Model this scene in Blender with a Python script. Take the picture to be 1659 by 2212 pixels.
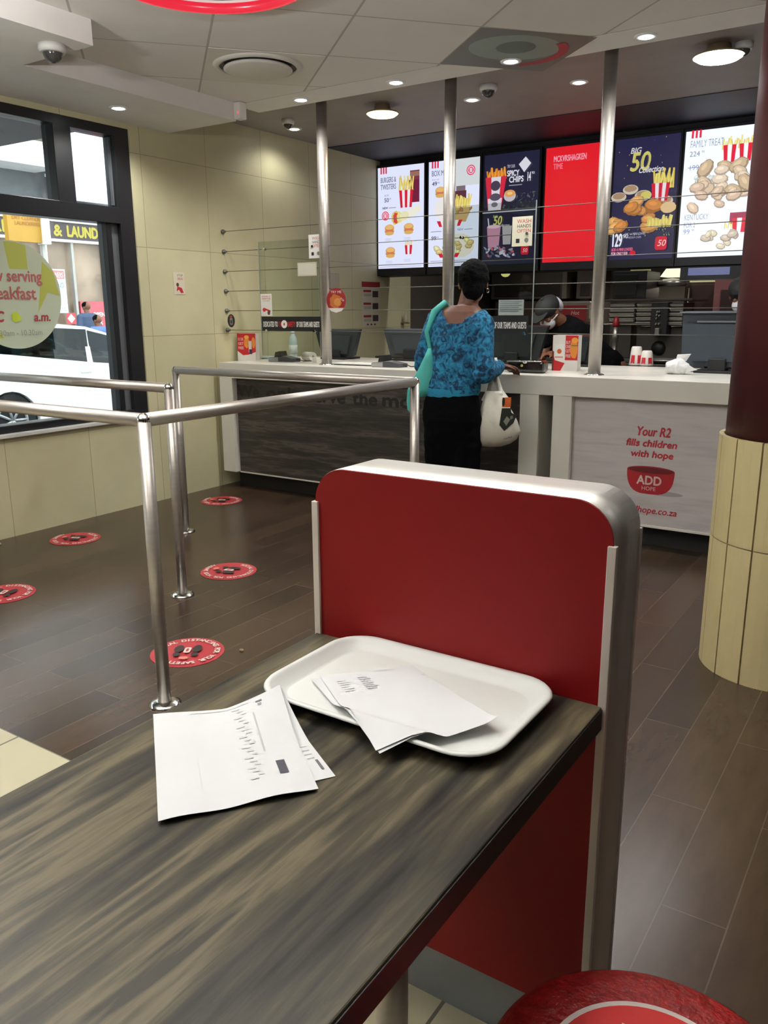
import bpy, bmesh, math, random
from mathutils import Vector, Matrix, noise as mnoise
random.seed(7)
for o in list(bpy.data.objects): bpy.data.objects.remove(o)
SC = bpy.context.scene
COL = SC.collection
PI = math.pi

# ------------------------------------------------------------------ camera
CAMZ = 1.32; FPX = 1768.8; IW, IH = 1659, 2212
YAW, PITCH, ROLL = -0.58708782, 0.24150956, 0.00557774
fw = Vector((math.sin(YAW)*math.cos(PITCH), math.cos(YAW)*math.cos(PITCH), -math.sin(PITCH)))
r0_ = Vector((math.cos(YAW), -math.sin(YAW), 0)); d0_ = fw.cross(r0_)
rt = math.cos(ROLL)*r0_ + math.sin(ROLL)*d0_
dn = -math.sin(ROLL)*r0_ + math.cos(ROLL)*d0_
cd = bpy.data.cameras.new('camera'); cam = bpy.data.objects.new('camera', cd); COL.objects.link(cam)
cd.sensor_fit = 'VERTICAL'; cd.sensor_height = 36.0; cd.sensor_width = 27.0
cd.lens = FPX/IH*36.0; cd.clip_start = 0.02; cd.clip_end = 200
mw = Matrix((( rt.x, -dn.x, -fw.x, 0), (rt.y, -dn.y, -fw.y, 0), (rt.z, -dn.z, -fw.z, CAMZ), (0, 0, 0, 1)))
cam.matrix_world = mw
SC.camera = cam
CAM = Vector((0, 0, CAMZ))
def _ray(u, v): return ((u-IW/2)/FPX)*rt + ((v-IH/2)/FPX)*dn + fw
def PX(u, v, x): d = _ray(u, v); return CAM + d*(x/d.x)
def PY(u, v, y): d = _ray(u, v); return CAM + d*(y/d.y)
def PZ(u, v, z): d = _ray(u, v); return CAM + d*((z-CAMZ)/d.z)

# ------------------------------------------------------------------ world, exposure
SC.view_settings.view_transform = 'Standard'; SC.view_settings.look = 'None'
SC.view_settings.gamma = 1; SC.view_settings.use_curve_mapping = False
SC.view_settings.exposure = 0.65
SCREEN_K = 0.64   # emission scale that keeps screens and lamps right at this exposure
W = bpy.data.worlds.new('overcast_sky'); SC.world = W; W.use_nodes = True
bg = W.node_tree.nodes['Background']; bg.inputs[0].default_value = (0.93, 0.97, 1.0, 1); bg.inputs[1].default_value = 3.1
DOWNLIGHT_W = 21.0
DINING_FILL_W = 9.5
ADDED_UPLIGHT_W = 52.0

# ------------------------------------------------------------------ materials
def lin(c):
    return tuple(((x/255)/12.92 if x/255 <= 0.04045 else ((x/255+0.055)/1.055)**2.4) for x in c[:3]) + (1,)
_M = {}
def mat(name, c, rough=0.5, metal=0.0, spec=0.5, var=0.08, vscale=6.0, bump=0.0, bscale=60.0, coat=0.0, stretch=None):
    if name in _M: return _M[name]
    m = bpy.data.materials.new(name); m.use_nodes = True; nt = m.node_tree; N = nt.nodes; L = nt.links
    b = N['Principled BSDF']
    b.inputs['Roughness'].default_value = rough; b.inputs['Metallic'].default_value = metal
    b.inputs['Specular IOR Level'].default_value = spec; b.inputs['Coat Weight'].default_value = coat
    tc = N.new('ShaderNodeTexCoord'); mp = N.new('ShaderNodeMapping'); L.new(tc.outputs['Object'], mp.inputs[0])
    if stretch: mp.inputs['Scale'].default_value = stretch
    nz = N.new('ShaderNodeTexNoise'); nz.inputs['Scale'].default_value = vscale; nz.inputs['Detail'].default_value = 5
    L.new(mp.outputs[0], nz.inputs['Vector'])
    cr = N.new('ShaderNodeValToRGB'); L.new(nz.outputs[0], cr.inputs[0])
    base = lin(c)
    cr.color_ramp.elements[0].position = 0.3; cr.color_ramp.elements[1].position = 0.7
    cr.color_ramp.elements[0].color = tuple(x*(1-var) for x in base[:3])+(1,)
    cr.color_ramp.elements[1].color = tuple(min(1, x*(1+var)) for x in base[:3])+(1,)
    L.new(cr.outputs[0], b.inputs['Base Color'])
    if bump:
        n2 = N.new('ShaderNodeTexNoise'); n2.inputs['Scale'].default_value = bscale; n2.inputs['Detail'].default_value = 4
        L.new(mp.outputs[0], n2.inputs['Vector'])
        bp = N.new('ShaderNodeBump'); bp.inputs['Strength'].default_value = bump; bp.inputs['Distance'].default_value = 0.01
        L.new(n2.outputs[0], bp.inputs['Height']); L.new(bp.outputs[0], b.inputs['Normal'])
    _M[name] = m; return m
def emit(c, k=1.0, name=None):
    k = k*SCREEN_K
    key = name or ('glow_%d_%d_%d_%g' % (*c[:3], k))
    if key in _M: return _M[key]
    m = bpy.data.materials.new(key); m.use_nodes = True; b = m.node_tree.nodes['Principled BSDF']
    b.inputs['Base Color'].default_value = (0.01, 0.01, 0.012, 1); b.inputs['Roughness'].default_value = 0.25
    b.inputs['Emission Color'].default_value = lin(c); b.inputs['Emission Strength'].default_value = k
    _M[key] = m; return m
def ink(c, rough=0.5):
    key = 'print_%d_%d_%d' % tuple(c[:3])
    return mat(key, c, rough=rough, var=0.03)
def glass(name, tint=(255, 255, 255), refl=1.0, tr=1.0):
    if name in _M: return _M[name]
    m = bpy.data.materials.new(name); m.use_nodes = True; nt = m.node_tree; N = nt.nodes; L = nt.links
    N.remove(N['Principled BSDF']); out = N['Material Output']
    t = N.new('ShaderNodeBsdfTransparent'); t.inputs[0].default_value = tuple(x*tr for x in lin(tint)[:3])+(1,)
    g = N.new('ShaderNodeBsdfGlossy'); g.inputs['Roughness'].default_value = 0.02
    f = N.new('ShaderNodeFresnel'); f.inputs['IOR'].default_value = 1.45
    mu = N.new('ShaderNodeMath'); mu.operation = 'MULTIPLY'; mu.inputs[1].default_value = refl
    mx = N.new('ShaderNodeMixShader'); L.new(f.outputs[0], mu.inputs[0]); L.new(mu.outputs[0], mx.inputs[0])
    L.new(t.outputs[0], mx.inputs[1]); L.new(g.outputs[0], mx.inputs[2]); L.new(mx.outputs[0], out.inputs[0])
    _M[name] = m; return m
def brick(name, c1, c2, mortar, w, h, ms, axes, off, rough, offset=0.5, bump=0.2, var=0.1, stretch=(1, 1, 1), spec=0.5, rot=0.0):
    """tiles or planks laid in the plane given by axes, e.g. 'yx' = tile length along y, rows along x"""
    m = bpy.data.materials.new(name); m.use_nodes = True; nt = m.node_tree; N = nt.nodes; L = nt.links
    b = N['Principled BSDF']; tc = N.new('ShaderNodeTexCoord'); sp = N.new('ShaderNodeSeparateXYZ')
    if rot:
        mr = N.new('ShaderNodeMapping'); mr.inputs['Rotation'].default_value = (0, 0, rot)
        L.new(tc.outputs['Object'], mr.inputs[0]); L.new(mr.outputs[0], sp.inputs[0])
    else: L.new(tc.outputs['Object'], sp.inputs[0])
    cb = N.new('ShaderNodeCombineXYZ')
    for i, a in enumerate(axes):
        ad = N.new('ShaderNodeMath'); ad.operation = 'SUBTRACT'; ad.inputs[1].default_value = off[i]
        L.new(sp.outputs['xyz'.index(a)], ad.inputs[0]); L.new(ad.outputs[0], cb.inputs[i])
    br = N.new('ShaderNodeTexBrick'); L.new(cb.outputs[0], br.inputs['Vector'])
    br.inputs['Scale'].default_value = 1; br.inputs['Brick Width'].default_value = w; br.inputs['Row Height'].default_value = h
    br.inputs['Mortar Size'].default_value = ms; br.inputs['Mortar Smooth'].default_value = 0.1; br.offset = offset; br.squash = 1
    br.inputs['Color1'].default_value = lin(c1); br.inputs['Color2'].default_value = lin(c2); br.inputs['Mortar'].default_value = lin(mortar)
    nz = N.new('ShaderNodeTexNoise'); nz.inputs['Scale'].default_value = 4; nz.inputs['Detail'].default_value = 7; nz.inputs['Roughness'].default_value = 0.6
    mp = N.new('ShaderNodeMapping'); mp.inputs['Scale'].default_value = stretch; L.new(tc.outputs['Object'], mp.inputs[0]); L.new(mp.outputs[0], nz.inputs['Vector'])
    mr2 = N.new('ShaderNodeMapRange'); mr2.inputs[1].default_value = 0.25; mr2.inputs[2].default_value = 0.75; mr2.inputs[3].default_value = 1-var; mr2.inputs[4].default_value = 1+var
    L.new(nz.outputs[0], mr2.inputs[0])
    mx = N.new('ShaderNodeMix'); mx.data_type = 'RGBA'; mx.blend_type = 'MULTIPLY'; mx.inputs[0].default_value = 1
    L.new(br.outputs['Color'], mx.inputs[6]); L.new(mr2.outputs[0], mx.inputs[7]); L.new(mx.outputs[2], b.inputs['Base Color'])
    b.inputs['Roughness'].default_value = rough; b.inputs['Specular IOR Level'].default_value = spec
    bp = N.new('ShaderNodeBump'); bp.invert = True; bp.inputs['Strength'].default_value = bump; bp.inputs['Distance'].default_value = 0.004
    L.new(br.outputs['Fac'], bp.inputs['Height']); L.new(bp.outputs[0], b.inputs['Normal'])
    _M[name] = m; return m
def wood(name, cols, stretch, rough, spec=0.5, scale=1.0):
    m = bpy.data.materials.new(name); m.use_nodes = True; nt = m.node_tree; N = nt.nodes; L = nt.links
    b = N['Principled BSDF']; tc = N.new('ShaderNodeTexCoord')
    outs = []
    for k, (f, d) in enumerate(((1.0, 3.0), (3.6, 6.0))):
        mp = N.new('ShaderNodeMapping'); mp.inputs['Scale'].default_value = tuple(s*f for s in stretch); mp.inputs['Location'].default_value = (k*3.1, k*1.7, 0)
        L.new(tc.outputs['Object'], mp.inputs[0])
        nz = N.new('ShaderNodeTexNoise'); nz.inputs['Scale'].default_value = scale; nz.inputs['Detail'].default_value = d; nz.inputs['Roughness'].default_value = 0.6
        nz.inputs['Distortion'].default_value = 0.35
        L.new(mp.outputs[0], nz.inputs['Vector']); outs.append(nz.outputs[0])
    mx = N.new('ShaderNodeMath'); mx.operation = 'MULTIPLY_ADD'; mx.inputs[1].default_value = 0.65
    m2 = N.new('ShaderNodeMath'); m2.operation = 'MULTIPLY'; m2.inputs[1].default_value = 0.35
    L.new(outs[1], m2.inputs[0]); L.new(outs[0], mx.inputs[0]); L.new(m2.outputs[0], mx.inputs[2])
    cr = N.new('ShaderNodeValToRGB'); L.new(mx.outputs[0], cr.inputs[0]); e = cr.color_ramp.elements
    ps = [0.36 + 0.28*i/(len(cols)-1) for i in range(len(cols))]
    e[0].position = ps[0]; e[0].color = lin(cols[0]); e[1].position = ps[-1]; e[1].color = lin(cols[-1])
    for p, c in list(zip(ps, cols))[1:-1]:
        x = e.new(p); x.color = lin(c)
    L.new(cr.outputs[0], b.inputs['Base Color']); b.inputs['Roughness'].default_value = rough; b.inputs['Specular IOR Level'].default_value = spec
    _M[name] = m; return m

STEEL = mat('brushed_steel', (178, 172, 165), 0.38, 0.75, var=0.06, vscale=3, stretch=(1, 1, 20))
CHROME = mat('polished_chrome', (215, 215, 212), 0.15, 1.0, var=0.03)
GALV = mat('dull_steel', (120, 120, 116), 0.4, 1.0, var=0.15, vscale=9)
BLACK = mat('black_plastic', (22, 23, 25), 0.45, var=0.1)
DARKGREY = mat('dark_grey_plastic', (48, 54, 58), 0.5, var=0.06)
FRAME = mat('black_window_frame', (30, 31, 34), 0.35, var=0.08)
WHITE = mat('white_laminate', (218, 216, 206), 0.3, var=0.02)
PAINT = mat('ceiling_paint', (226, 222, 216), 0.7, var=0.03)
DARKWALL = mat('charcoal_wall', (46, 42, 44), 0.6, var=0.1)

# ------------------------------------------------------------------ mesh helpers
class MB:
    def __init__(s): s.bm = bmesh.new(); s.mi = 0; s.mats = []
    def m(s, material):
        if material not in s.mats: s.mats.append(material)
        s.mi = s.mats.index(material); return s
    def _tag(s, n0):
        s.bm.faces.ensure_lookup_table()
        for i in range(n0, len(s.bm.faces)): s.bm.faces[i].material_index = s.mi
    def box(s, x0, x1, y0, y1, z0, z1, bev=0.0, rot=None):
        n0 = len(s.bm.faces)
        bm2 = bmesh.new(); bmesh.ops.create_cube(bm2, size=1)
        for v in bm2.verts:
            v.co = Vector(((x0+x1)/2+v.co.x*(x1-x0), (y0+y1)/2+v.co.y*(y1-y0), (z0+z1)/2+v.co.z*(z1-z0)))
        if bev: bmesh.ops.bevel(bm2, geom=bm2.edges[:], offset=bev, segments=2, profile=0.5, affect='EDGES')
        if rot:
            c, ang, ax = rot; R = Matrix.Translation(c) @ Matrix.Rotation(ang, 4, ax) @ Matrix.Translation(-Vector(c)); bm2.transform(R)
        s._merge(bm2); s._tag(n0); return s
    def _merge(s, bm2):
        me = bpy.data.meshes.new('t'); bm2.to_mesh(me); bm2.free(); s.bm.from_mesh(me); bpy.data.meshes.remove(me)
    def ring(s, c, r, ax, seg, rx=1, ry=1):
        ax = Vector(ax).normalized(); a = ax.orthogonal().normalized()
        if abs(ax.z) > 0.99: a = Vector((1, 0, 0))
        b = ax.cross(a)
        return [s.bm.verts.new(Vector(c) + a*math.cos(2*PI*i/seg)*r*rx + b*math.sin(2*PI*i/seg)*r*ry) for i in range(seg)]
    def skinrings(s, rings, cap=True):
        for A, B in zip(rings, rings[1:]):
            n = len(A)
            for i in range(n):
                f = s.bm.faces.new((A[i], A[(i+1) % n], B[(i+1) % n], B[i])); f.smooth = True; f.material_index = s.mi
        if cap:
            for R, rev in ((rings[0], True), (rings[-1], False)):
                f = s.bm.faces.new(R[::-1] if rev else R); f.material_index = s.mi
    def cyl(s, p0, p1, r0, r1=None, seg=24):
        r1 = r0 if r1 is None else r1; ax = Vector(p1)-Vector(p0)
        s.skinrings([s.ring(p0, r0, ax, seg), s.ring(p1, r1, ax, seg)]); return s
    def lathe(s, prof, c=(0, 0, 0), seg=32, ax=(0, 0, 1)):
        ax = Vector(ax).normalized()
        s.skinrings([s.ring(Vector(c)+ax*z, max(r, 1e-4), ax, seg) for r, z in prof]); return s
    def tube(s, pts, r, seg=16, cap=True):
        pts = [Vector(p) for p in pts]; rings = []
        prev = None
        for i, p in enumerate(pts):
            if i == 0: t = pts[1]-p
            elif i == len(pts)-1: t = p-pts[i-1]
            else: t = (pts[i+1]-p).normalized()+(p-pts[i-1]).normalized()
            t.normalize()
            if prev is None: a = t.orthogonal().normalized()
            else: a = (prev - t*prev.dot(t)).normalized()
            prev = a; b = t.cross(a); rr = r[i] if isinstance(r, (list, tuple)) else r
            k = 1.0
            if 0 < i < len(pts)-1:
                cosh = max(0.5, (p-pts[i-1]).normalized().dot(t)); k = 1.0/cosh
            rings.append([s.bm.verts.new(p + (a*math.cos(2*PI*j/seg)+b*math.sin(2*PI*j/seg))*rr*(k if k < 1.05 else 1.0)) for j in range(seg)])
        s.skinrings(rings, cap); return s
    def prism(s, pts, vec, bev=0.0, smooth=False):
        """closed outline (3-D points) extruded along vec"""
        n0 = len(s.bm.faces); vec = Vector(vec)
        A = [s.bm.verts.new(Vector(p)) for p in pts]; B = [s.bm.verts.new(Vector(p)+vec) for p in pts]; n = len(A)
        fs = [s.bm.faces.new(A), s.bm.faces.new(B[::-1])]
        for i in range(n):
            f = s.bm.faces.new((A[i], B[i], B[(i+1) % n], A[(i+1) % n])); f.smooth = smooth; fs.append(f)
        bmesh.ops.recalc_face_normals(s.bm, faces=fs)
        s._tag(n0); return s
    def ell(s, c, r, rot=None, sub=3):
        n0 = len(s.bm.faces); b2 = bmesh.new(); bmesh.ops.create_icosphere(b2, subdivisions=sub, radius=1)
        M4 = Matrix.Translation(c) @ (rot.to_4x4() if rot else Matrix.Identity(4)) @ Matrix.Diagonal((*r, 1)); b2.transform(M4)
        for f in b2.faces: f.smooth = True
        s._merge(b2); s._tag(n0); return s
    def quad(s, *p):
        f = s.bm.faces.new([s.bm.verts.new(Vector(q)) for q in p]); f.material_index = s.mi; return s
    def torus(s, c, R, r, ax=(0, 0, 1), seg=40, sg=12):
        ax = Vector(ax).normalized(); a = ax.orthogonal().normalized(); b = ax.cross(a); rings = []
        for i in range(seg):
            t = 2*PI*i/seg; d = a*math.cos(t)+b*math.sin(t)
            rings.append([s.bm.verts.new(Vector(c)+d*(R+r*math.cos(2*PI*j/sg))+ax*r*math.sin(2*PI*j/sg)) for j in range(sg)])
        rings.append(rings[0]); s.skinrings(rings, cap=False); return s
    def build(s, name, material=None, parent=None, smooth=None, weld=False):
        if weld: bmesh.ops.remove_doubles(s.bm, verts=s.bm.verts, dist=1e-5)
        me = bpy.data.meshes.new(name); s.bm.normal_update(); s.bm.to_mesh(me); s.bm.free()
        ms = s.mats if s.mats else [material]
        for k in ms: me.materials.append(k)
        if smooth is not None:
            for p in me.polygons: p.use_smooth = smooth
        o = bpy.data.objects.new(name, me); COL.objects.link(o)
        if parent: attach(o, parent)
        return o
def basis(o):
    m = Matrix.Translation(o.location) @ o.rotation_euler.to_matrix().to_4x4()
    return m if o.parent is None else m
def worldof(o):
    m = o.matrix_basis.copy()
    if o.parent: m = worldof(o.parent) @ o.matrix_parent_inverse @ m
    return m
def attach(o, p):
    o.parent = p; o.matrix_parent_inverse = worldof(p).inverted()
def tag(o, label=None, cat=None, group=None, kind=None):
    if label: o['label'] = label
    if cat: o['category'] = cat
    if group: o['group'] = group
    if kind: o['kind'] = kind
    return o
def thing(name, loc, label, cat, group=None):
    o = bpy.data.objects.new(name, None); COL.objects.link(o); o.location = loc; o.empty_display_size = 0.05
    return tag(o, label, cat, group)
def struct(o): o['kind'] = 'structure'; return o
def copy_tree(o, parent=None):
    c = o.copy(); COL.objects.link(c)
    if parent: c.parent = parent
    for ch in [x for x in bpy.data.objects if x.parent == o]: copy_tree(ch, c)
    return c

_TC = {}
def text_geo(s):
    if s in _TC: return _TC[s]
    cu = bpy.data.curves.new('t', 'FONT'); cu.body = s; cu.size = 1; cu.resolution_u = 3
    ob = bpy.data.objects.new('t', cu); COL.objects.link(ob)
    dg = bpy.context.evaluated_depsgraph_get(); dg.update()
    me = bpy.data.meshes.new_from_object(ob.evaluated_get(dg))
    vs = [v.co.copy() for v in me.vertices]; fs = [tuple(p.vertices) for p in me.polygons]
    bpy.data.objects.remove(ob); bpy.data.curves.remove(cu); bpy.data.meshes.remove(me)
    w = max((v.x for v in vs), default=0); _TC[s] = (vs, fs, w); return _TC[s]
class Art:
    """printed or displayed artwork: flat coloured shapes on one panel, one mesh; coordinates are metres on the panel"""
    def __init__(s, glow=None): s.bm = bmesh.new(); s.mats = []; s.glow = glow; s.z = 0.0; s.dz = 0.00012
    def _m(s, c):
        m = c if not isinstance(c, tuple) else (emit(c, s.glow) if s.glow else ink(c))
        if m not in s.mats: s.mats.append(m)
        return s.mats.index(m)
    def poly(s, pts, c):
        s.z += s.dz
        f = s.bm.faces.new([s.bm.verts.new((x, y, s.z)) for x, y in pts]); f.material_index = s._m(c)
        f.normal_update()
        if f.normal.z < 0: f.normal_flip()
        return s
    def rect(s, x0, y0, x1, y1, c, rot=0):
        p = [(x0, y0), (x1, y0), (x1, y1), (x0, y1)]
        if rot:
            cx, cy = (x0+x1)/2, (y0+y1)/2; k, q = math.cos(rot), math.sin(rot)
            p = [(cx+(x-cx)*k-(y-cy)*q, cy+(x-cx)*q+(y-cy)*k) for x, y in p]
        return s.poly(p, c)
    def rrect(s, x0, y0, x1, y1, r, c):
        p = []
        for cx, cy, a in ((x1-r, y1-r, 0), (x0+r, y1-r, 90), (x0+r, y0+r, 180), (x1-r, y0+r, 270)):
            for k in range(0, 91, 15): t = math.radians(a+k); p.append((cx+r*math.cos(t), cy+r*math.sin(t)))
        return s.poly(p, c)
    def ell(s, cx, cy, rx, ry, c, rot=0, wob=0, n=26):
        p = []
        for i in range(n):
            t = 2*PI*i/n; k = 1+wob*random.uniform(-1, 1); x, y = rx*k*math.cos(t), ry*k*math.sin(t)
            p.append((cx+x*math.cos(rot)-y*math.sin(rot), cy+x*math.sin(rot)+y*math.cos(rot)))
        return s.poly(p, c)
    def text(s, t, x, y, h, c, align='L', sx=1.0, shear=0, rot=0, bold=0):
        vs, fs, w = text_geo(t); k = h/0.7; s.z += s.dz; mi = s._m(c)
        ox = 0 if align == 'L' else (-w/2 if align == 'C' else -w)
        offs = [(0, 0)] if not bold else [(0, 0), (bold, 0), (-bold, 0), (0, bold), (0, -bold)]
        for dx, dy in offs:
            V = []
            for v in vs:
                X = (v.x+ox)*k*sx + v.y*k*shear + dx; Y = v.y*k + dy
                V.append(s.bm.verts.new((x+X*math.cos(rot)-Y*math.sin(rot), y+X*math.sin(rot)+Y*math.cos(rot), s.z)))
            for f in fs:
                try: q = s.bm.faces.new([V[i] for i in f]); q.material_index = mi
                except ValueError: pass
            s.z += s.dz*0.2
        return s
    def fit(s, t, x0, x1, y, h, c, **kw):
        w = text_geo(t)[2]*h/0.7; return s.text(t, x0, y, h, c, sx=(x1-x0)/w, **kw)
    def build(s, name, o, u, v, parent=None):
        me = bpy.data.meshes.new(name); s.bm.to_mesh(me); s.bm.free()
        for m in s.mats: me.materials.append(m)
        ob = bpy.data.objects.new(name, me); COL.objects.link(ob)
        u = Vector(u).normalized(); v = Vector(v).normalized(); n = u.cross(v)
        ob.matrix_basis = Matrix(((u.x, v.x, n.x, o[0]), (u.y, v.y, n.y, o[1]), (u.z, v.z, n.z, o[2]), (0, 0, 0, 1)))
        if parent: attach(ob, parent)
        return ob
UX, UY, UZ = (1, 0, 0), (0, 1, 0), (0, 0, 1)

def remeshed(name, prims, material, parent, voxel=0.008, smooth=4, cut=None, disp=None):
    """one continuous organic surface grown from overlapping tapered volumes"""
    b = MB()
    for p in prims:
        if p[0] == 'c':
            _, a, c, ra, rc = p; a = Vector(a); c = Vector(c)
            b.cyl(a, c, ra, rc, 20); b.ell(a, (ra,)*3, sub=2); b.ell(c, (rc,)*3, sub=2)
        elif p[0] == 'e': b.ell(p[1], p[2], p[3] if len(p) > 3 else None, sub=3)
        elif p[0] == 'l':
            rot = p[2] if len(p) > 2 else 0.0; rings = []
            for (z, cx, cy, rx, ry) in p[1]:
                R = []
                for i in range(28):
                    t = 2*PI*i/28; x, y = rx*math.copysign(abs(math.cos(t))**0.85, math.cos(t)), ry*math.copysign(abs(math.sin(t))**0.85, math.sin(t))
                    R.append(b.bm.verts.new((cx+x*math.cos(rot)-y*math.sin(rot), cy+x*math.sin(rot)+y*math.cos(rot), z)))
                rings.append(R)
            b.skinrings(rings)
    bmesh.ops.recalc_face_normals(b.bm, faces=b.bm.faces)
    o = b.build(name, material)
    md = o.modifiers.new('r', 'REMESH'); md.mode = 'VOXEL'; md.voxel_size = voxel
    ms = o.modifiers.new('s', 'SMOOTH'); ms.iterations = smooth; ms.factor = 0.5
    dg = bpy.context.evaluated_depsgraph_get(); dg.update()
    me = bpy.data.meshes.new_from_object(o.evaluated_get(dg)); o.modifiers.clear(); old = o.data; o.data = me; bpy.data.meshes.remove(old)
    me.name = name
    if disp:
        for v in me.vertices: v.co += disp(v.co, v.normal)
    if cut:
        bm = bmesh.new(); bm.from_mesh(me); bmesh.ops.delete(bm, geom=[v for v in bm.verts if cut(v.co)], context='VERTS'); bm.to_mesh(me); bm.free()
    for p in me.polygons: p.use_smooth = True
    me.materials.clear(); me.materials.append(material)
    if parent: attach(o, parent)
    return o

# ================================================================== THE SETTING
XW = -4.52          # left wall plane
FLOOR_DARK = brick('wood_look_floor', (70, 54, 41), (54, 42, 33), (84, 72, 60), 0.86, 0.143, 0.0018, 'yx', (1.68-0.43, -0.365), 0.27, bump=0.15, var=0.22, stretch=(5, 1.2, 1), spec=0.4)
FLOOR_LIGHT = brick('cream_floor_tile', (176, 170, 142), (168, 162, 136), (92, 88, 76), 0.33, 0.33, 0.004, 'xy', (-0.645, 0.34), 0.45, offset=0.0, bump=0.2, var=0.05)
b = MB(); b.m(FLOOR_DARK).box(XW, 3, 1.33, 9.2, -0.06, 0); b.box(-0.35, 3, -2.5, 1.33, -0.06, 0)
b.m(FLOOR_LIGHT).box(XW, -0.35, -2.5, 1.33, -0.06, 0)
struct(b.build('floor'))
TILE_WALL = brick('beige_wall_tile', (202, 197, 160), (196, 191, 154), (160, 150, 116), 0.59, 0.583, 0.0025, 'yz', (0.39, -0.01), 0.42, offset=0.0, bump=0.12, var=0.06, spec=0.4)
b = MB(); b.m(TILE_WALL).box(XW-0.2, XW, -2.5, 3.85, -0.06, 0.62).box(XW-0.2, XW, 3.85, 7.3, -0.06, 2.72).box(XW-0.2, XW, -2.5, 3.85, 2.46, 2.72).box(XW-0.2, XW, -2.5, -1.6, 0.62, 2.46)
struct(b.build('wall_left'))
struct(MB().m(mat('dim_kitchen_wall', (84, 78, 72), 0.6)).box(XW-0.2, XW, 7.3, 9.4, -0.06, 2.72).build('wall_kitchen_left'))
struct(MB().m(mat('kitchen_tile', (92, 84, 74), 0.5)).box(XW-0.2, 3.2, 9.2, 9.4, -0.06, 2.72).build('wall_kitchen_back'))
CREAM = mat('brown_wall_paint', (74, 60, 50), 0.6, var=0.05)
struct(MB().m(CREAM).box(3, 3.2, -2.7, 9.4, -0.06, 2.72).build('wall_right'))
struct(MB().m(CREAM).box(XW-0.2, 3.2, -2.7, -2.5, -0.06, 2.72).build('wall_back'))
# ceiling of the dining side: square panels laid on the diagonal
CEILT = brick('ceiling_tile', (222, 217, 210), (218, 213, 206), (176, 170, 162), 0.61, 0.61, 0.006, 'xy', (0, 0), 0.75, offset=0.0, bump=0.2, var=0.03, rot=math.radians(-48.6))
def grid_off():
    # put a grid node at (-3.225, 3.281) in the rotated frame
    a = math.radians(-48.6); x, y = -3.225, 3.281
    return (x*math.cos(a)-y*math.sin(a), x*math.sin(a)+y*math.cos(a))
gx, gy = grid_off(); k = [n for n in CEILT.node_tree.nodes if n.type == 'MATH' and n.operation == 'SUBTRACT']
k[0].inputs[1].default_value = gx; k[1].inputs[1].default_value = gy
struct(MB().m(CEILT).box(XW-0.2, 3.2, -2.7, 4.222, 2.6, 2.72).build('ceiling'))
struct(MB().m(PAINT).box(-3.96, 3.2, 4.235, 4.48, 2.6, 2.72, bev=0.003).build('ceiling_band'))
struct(MB().m(PAINT).box(XW, -3.90, 2.70, 4.19, 2.492, 2.6).build('ceiling_soffit_far'))
struct(MB().m(PAINT).box(XW, -3.367, -2.5, 2.70, 2.492, 2.6).build('ceiling_soffit_near'))
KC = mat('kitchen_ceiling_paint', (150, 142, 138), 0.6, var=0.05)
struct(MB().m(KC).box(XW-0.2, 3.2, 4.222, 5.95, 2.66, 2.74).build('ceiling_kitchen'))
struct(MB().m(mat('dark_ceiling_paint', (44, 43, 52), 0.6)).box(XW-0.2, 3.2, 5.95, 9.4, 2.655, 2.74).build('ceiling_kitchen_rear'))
struct(MB().m(mat('menu_bulkhead', (30, 30, 38), 0.5)).box(XW, 3, 6.76, 6.92, 1.63, 2.656).build('wall_menu_bulkhead'))

# ---- window 1: black frame, panes, grey jamb strip
wf = MB(); wf.m(FRAME)
x0, x1 = XW-0.12, XW-0.01
wf.box(x0, x1, 3.735, 3.85, 0.62, 2.49, 0.003)                 # right jamb
wf.box(x0, x1-0.02, 3.635, 3.676, 0.66, 1.90, 0.003)
wf.box(x0, x1, -1.6, 3.74, 0.62, 0.668, 0.003)                 # bottom rail
wf.box(x0, x1, -1.6, 3.74, 1.875, 1.975, 0.003)                # transom
wf.box(x0, x1, -1.6, 3.74, 2.405, 2.49, 0.003)                 # head
for y in (3.29, 1.55, -0.2): wf.box(x0, x1, y, y+0.125, 1.97, 2.41, 0.003)
for y in (1.55, -0.2): wf.box(x0, x1, y, y+0.06, 0.66, 1.88, 0.003)
wf.box(x0, x1, -1.6, -1.54, 0.62, 2.49)
win = struct(wf.build('window_1'))
g = MB().m(mat('grey_jamb_strip', (96, 99, 102), 0.4)).box(x0+0.02, x1-0.035, 3.676, 3.735, 0.668, 1.876).box(x0+0.02, x1-0.04, 3.722, 3.735, 1.99, 2.40).build('jamb_strip', parent=win)
PANE = glass('window_pane', (236, 242, 242), 1.0)
MB().m(PANE).box(XW-0.075, XW-0.069, -1.54, 3.64, 0.66, 1.88).box(XW-0.075, XW-0.069, -1.54, 3.74, 1.97, 2.41).build('pane', parent=win)
struct(MB().m(mat('sill_paint', (206, 206, 200), 0.4)).box(XW-0.06, XW+0.035, -1.6, 3.86, 0.60, 0.622, 0.003).build('trim_1'))

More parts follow.
